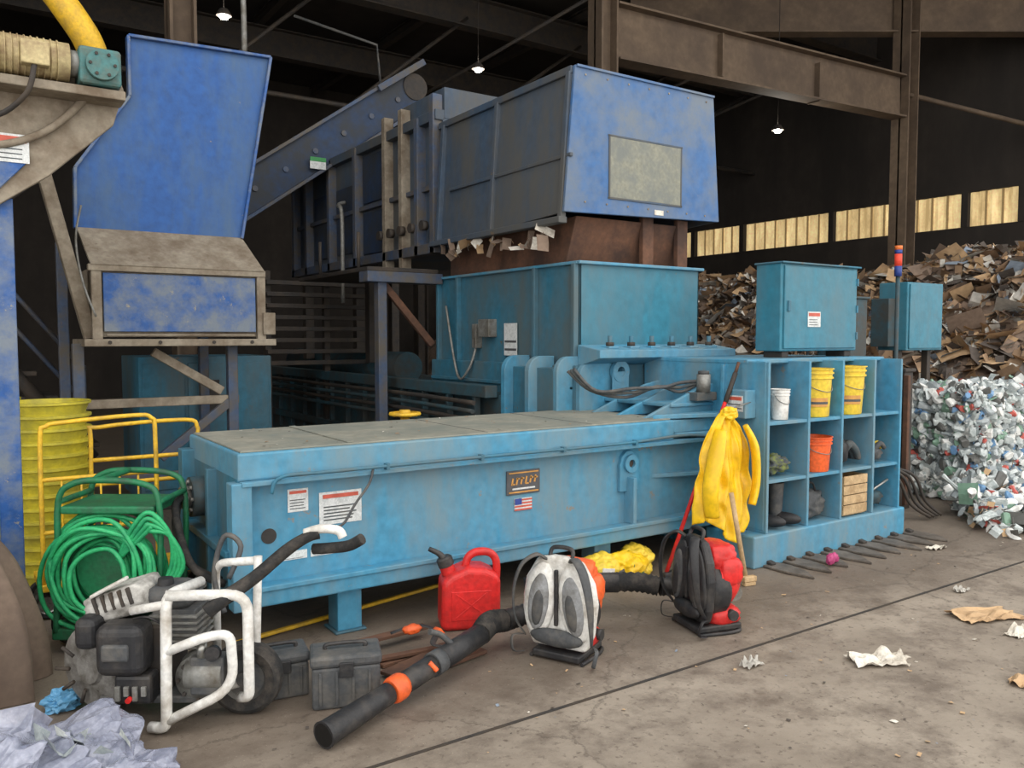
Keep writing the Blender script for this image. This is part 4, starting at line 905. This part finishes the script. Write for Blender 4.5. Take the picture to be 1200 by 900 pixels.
# ------------------------------------------------------------------ broom, pole, coat
O = Obj('hand_broom')
sweep(O, 'handle', [(4.18, 3.50, .05), (4.10, 3.56, .60)], .016, WOOD, n=10, smooth=False)
rbox(O, 'head', (4.19, 3.48, .045), (.10, .04, .035), (0, 0, -10), WOOD); rbox(O, 'bristles', (4.19, 3.48, .014), (.09, .035, .026), (0, 0, -10), WOOD)
O = Obj('red_handled_squeegee')
sweep(O, 'pole', [(3.89, 3.92, .03), (4.57, 3.95, 1.34)], .014, RED, n=10, smooth=False)
sweep(O, 'pole_grip', [(4.47, 3.946, 1.14), (4.575, 3.95, 1.345)], .018, DARKM, n=10, smooth=False)
sweep(O, 'pole_tip', [(4.575, 3.95, 1.345), (4.61, 3.952, 1.42)], .012, RUST, n=8, smooth=False)
rbox(O, 'blade_holder', (3.90, 3.91, .02), (.12, .04, .03), (0, 0, 10), BLACK)
O = Obj('yellow_raincoat')
W = [(0.0, .04, .0), (.05, .09, .0), (.12, .15, .01), (.25, .20, .01), (.45, .235, .0), (.65, .255, -.01), (.85, .26, -.03), (1.0, .245, -.04)]
nu, nv = 60, 60; vs = []; fs = []
for j in range(nv + 1):
    t = j / nv
    for k in range(len(W) - 1):
        if W[k][0] <= t <= W[k+1][0]:
            f_ = (t - W[k][0]) / (W[k+1][0] - W[k][0]); w = W[k][1]*(1-f_) + W[k+1][1]*f_; c0 = W[k][2]*(1-f_) + W[k+1][2]*f_; break
    for i in range(nu + 1):
        s = i / nu * 2 - 1
        hem = (.07 * math.sin(s*3.4 + .9) + .12*max(0, s)) * t
        def rg(q): return 1 - abs(math.sin(q))*1.6
        fold = (.012 + .022*t) * rg(s*5.5 + 1.4*t + .8*noise.noise(Vector((s*2, t*2, 3)))) + .010*rg(s*11 - 3*t) + .03*noise.noise(Vector((s*3, t*5, 1)))
        x = 4.30 + c0 + s*w + .03*noise.noise(Vector((s*2, t*6, 5)))
        vs.append((x, 3.80 - .06*(1 - s*s)*(.4 + t*.6) - fold, 1.09 - t*.78 - hem))
for j in range(nv):
    for i in range(nu): a = j*(nu+1) + i; fs.append((a, a+1, a+nu+2, a+nu+1))
O.mesh('body_panel', vs, fs, COAT, smooth=True, solid=.006)
sweep(O, 'sleeve', [(4.44, 3.74, 1.00), (4.49, 3.70, .85), (4.50, 3.69, .62), (4.46, 3.69, .46)], [.04, .065, .06, .055], COAT, n=14, squash=.45)
sweep(O, 'sleeve_left', [(4.20, 3.74, .98), (4.11, 3.70, .82), (4.05, 3.69, .60), (4.07, 3.69, .42)], [.04, .06, .055, .05], COAT, n=14, squash=.45)
blob(O, 'collar', (4.32, 3.78, 1.08), (.07, .04, .05), COAT, amp=.35, sub=4)
cyl(O, 'hang_hook', (4.34, 3.79, 1.11), (4.62, 3.83, 1.15), .006, GREY, n=8)

O = Obj('yellow_sacks')
for i, (x, y) in enumerate(((3.38, 4.02), (3.60, 3.99), (3.78, 4.10))): blob(O, 'sack_%d' % i, (x, y, .09), (.15, .11, .10), YELP if i != 1 else COAT, amp=.25, fr=1.6, sub=5, flat0=True, rot=(0, 8*(i-1), i*25), box_=.25)
for i, (x, y, z, a) in enumerate(((3.36, 3.895, .12, 10), (3.46, 3.905, .08, -20), (3.60, 3.875, .11, 15))): rbox(O, 'print_band_%d' % i, (x, y, z), (.10, .006, .05), (0, a, 0), (WHITE, DGREY, GREEN)[i], bev=.002)
O = Obj('yellow_angle_bar'); rbox(O, 'bar', (1.9, 4.42, .02), (1.6, .03, .02), (0, 0, 12), YEL)
O = Obj('scrap_steel_bars')
for i, (x, y, l, a, w) in enumerate(((2.0, 3.64, .7, 8, .05), (1.95, 3.56, .7, 18, .08), (1.80, 3.60, .6, -6, .04), (2.12, 3.56, .45, 26, .05), (1.78, 3.82, .50, 4, .06))):
    rbox(O, 'bar_%d' % i, (x, y, .012 + .012*i), (l, w, .018), (0, 0, a), RUST, bev=.003)
rbox(O, 'brown_board', (1.95, 3.50, .015), (.42, .20, .02), (0, 0, 12), RUST)
O = Obj('ratchet_strap')
sweep(O, 'strap', [(1.78, 3.74, .10), (1.9, 3.7, .13), (1.98, 3.62, .11), (1.9, 3.5, .09), (2.05, 3.42, .08)], .016, BLACK, squash=.25)
blob(O, 'ratchet', (1.86, 3.66, .13), (.05, .03, .025), ORANGE, amp=.2, sub=3); blob(O, 'hook', (1.98, 3.6, .11), (.02, .05, .02), ORANGE, amp=.2, sub=3)

# ------------------------------------------------------------------ floor joint, litter
O = Obj('floor_joint_strip')
box(O, 'steel_strip', -4, 16, 2.752, 2.768, .0005, .004, DARKM, bev=0)
def crumple(name, x, y, s, m, h=.03, seed=0, rz=0):
    O = Obj(name, (x, y, 0), rz); n = 12; vs = []; fs = []
    for j in range(n + 1):
        for i in range(n + 1):
            u = i/n*2 - 1; v = j/n*2 - 1
            k = 1 - .45*abs(noise.noise(Vector((u*1.5 + seed, v*1.5, seed))))
            vs.append((u*s*k, v*s*.5*k, .006 + h*abs(noise.noise(Vector((u*1.4 + seed*3, v*1.4, 2)))*2)))
    for j in range(n):
        for i in range(n): a = j*(n+1) + i; fs.append((a, a+1, a+n+2, a+n+1))
    O.mesh('sheet', vs, fs, m, smooth=False, solid=.002)
crumple('crumpled_paper', 3.72, 2.28, .15, PAPER, .04, 1, -30)
crumple('crumpled_paper', 3.16, 2.60, .06, CB[3], .03, 2)
crumple('cardboard_scrap', 4.85, 2.32, .22, CB[0], .025, 3, -20)
crumple('cardboard_scrap', 4.10, 1.75, .14, CB[0], .03, 5)
crumple('crumpled_paper', 4.70, 2.08, .09, PAPER, .04, 4)
crumple('crumpled_paper', 5.2, 2.65, .06, CB[3], .02, 7)
crumple('crumpled_paper', 6.1, 3.3, .09, PAPER, .02, 8)
O = Obj('pink_bow_ribbon', (5.02, 3.44, .02)); blob(O, 'loop_1', (-.03, 0, .04), (.035, .025, .04), mat('pink_film', (180, 70, 120)), amp=.4, sub=3, flat0=True); blob(O, 'loop_2', (.04, .02, .035), (.035, .025, .035), MC['pink_film'], amp=.4, sub=3, flat0=True)
FL = Obj('floor_litter')
shards(FL, 'bits', lambda: (random.uniform(.6, 8), random.uniform(1.3, 4.0), .006), 340, .006, .032, [PAPER, CB[0], CB[5], CB[4]], w=[1.5, 3, 4, 1], flatness=.06)

# ------------------------------------------------------------------ recycling piles
def sst(t): t = max(0, min(1, t)); return t*t*(3 - 2*t)
def PH(x, y):
    b = sst((x - 9.3)/4.6) * sst((y - 2.6)/3.0) * 2.8
    return b * (1 + .16*noise.noise(Vector((x*.5, y*.5, 0)))) + .30*noise.noise(Vector((x*.9, y*.9, 4)))*min(1, b) - .05
D = Obj('cardboard_recycling_pile')
vs = []; fs = []; nx, ny = 60, 110
for j in range(ny + 1):
    for i in range(nx + 1):
        x = 9 + 8.95*i/nx; y = 2.6 + 19*j/ny; vs.append((x, y, max(-.02, PH(x, y) - .05 + .12*noise.noise(Vector((x*2.5, y*2.5, 1))))))
for j in range(ny):
    for i in range(nx): a = j*(nx+1) + i; fs.append((a, a+1, a+nx+2, a+nx+1))
D.mesh('heap_core', vs, fs, CB[2])
def pg():
    while True:
        x = random.uniform(9.4, 17.5); y = random.uniform(3.2, 18)
        z = PH(x, y)
        if z > .05 : return (x, y, z + random.uniform(-.03, .08))
shards(D, 'cardboard_sheets', pg, 6000, .14, .62, CB, w=[7, 7, 5, 3, .8, 3, 1.6], bend=.4, flatness=.24)
shards(D, 'mixed_refuse', pg, 17000, .05, .28, CB, w=[6, 7, 6, 5, 2.5, 6, 4.5], bend=.8, flatness=.5)
E = Obj('plastic_bottle_bale')
x0, x1, y0, y1, z0, z1 = 8.05, 9.15, 4.05, 4.75, 0.02, 1.05
box(E, 'core', x0, x1, y0, y1, z0, z1, PL[1], bev=.08)
def bg():
    f_ = random.choice('ffflt')
    if f_ == 'f': return (random.uniform(x0, x1), y0 - random.uniform(0, .04), random.uniform(z0 + .03, z1))
    if f_ == 'l': return (x0 - random.uniform(0, .04), random.uniform(y0, y1), random.uniform(z0 + .03, z1))
    return (random.uniform(x0, x1), random.uniform(y0, y1), z1 + random.uniform(0, .04))
PW = [10, 7, 5, 1.4, .7, 2.5, 1]
shards(E, 'crushed_film', bg, 1300, .05, .17, PL, w=PW, bend=.8)
bottles(E, 'crushed_bottles', bg, 900, PL, PW)
for i in range(4): sweep(E, 'bale_wire_%d' % i, [(x0 - .05, y0 - .06, .15 + i*.25), (x1 + .05, y0 - .06, .15 + i*.25)], .004, DARKM, n=5, smooth=False)
E2 = Obj('plastic_bottle_bale')
box(E2, 'core', 9.45, 10.6, 4.0, 4.9, .02, 1.1, PL[1], bev=.08)
shards(E2, 'crushed_bottles', lambda: (random.uniform(9.4, 10.6), random.choice([3.97, 3.97, random.uniform(4.0, 4.9)]), random.uniform(0.05, 1.15)), 1400, .05, .16, PL, w=PW, bend=.8)
Lz = Obj('loose_plastic_litter')
def lg():
    while True:
        y = 3.1 + .85 * random.random()**.6; x = random.uniform(6.5, 10.5)
        if x > 6.6 + (y - 3.1)*.9 + random.uniform(0, .3): return (x, y, random.uniform(.01, .05 + .30*(y - 3.1)/.85))
shards(Lz, 'film_pieces', lg, 1300, .04, .18, PL + [CB[0]], w=PW + [2], bend=.8)
bottles(Lz, 'crushed_bottles', lg, 650, PL, PW)

# ------------------------------------------------------------------ light and camera
w = bpy.data.worlds.new('overcast_sky'); sc.world = w; w.use_nodes = True
bgn = w.node_tree.nodes['Background']; bgn.inputs[0].default_value = (1.0, .98, .95, 1); bgn.inputs[1].default_value = 2.2
sun = bpy.data.lights.new('hazy_sun', 'SUN'); sun.energy = 0.3; sun.angle = math.radians(75); sun.color = (1, .97, .92)
so = bpy.data.objects.new('hazy_sun', sun); so.rotation_euler = (math.radians(62), 0, math.radians(-20)); COL.objects.link(so)

cam = bpy.data.cameras.new('camera'); co = bpy.data.objects.new('camera', cam); COL.objects.link(co)
cam.sensor_width = 36; cam.lens = 965 / 1200 * 36; cam.clip_start = .05; cam.clip_end = 200
co.location = (0, 0, 1.6)
co.rotation_euler = (math.radians(90) - math.atan(55/965), 0, math.radians(-34))
sc.camera = co
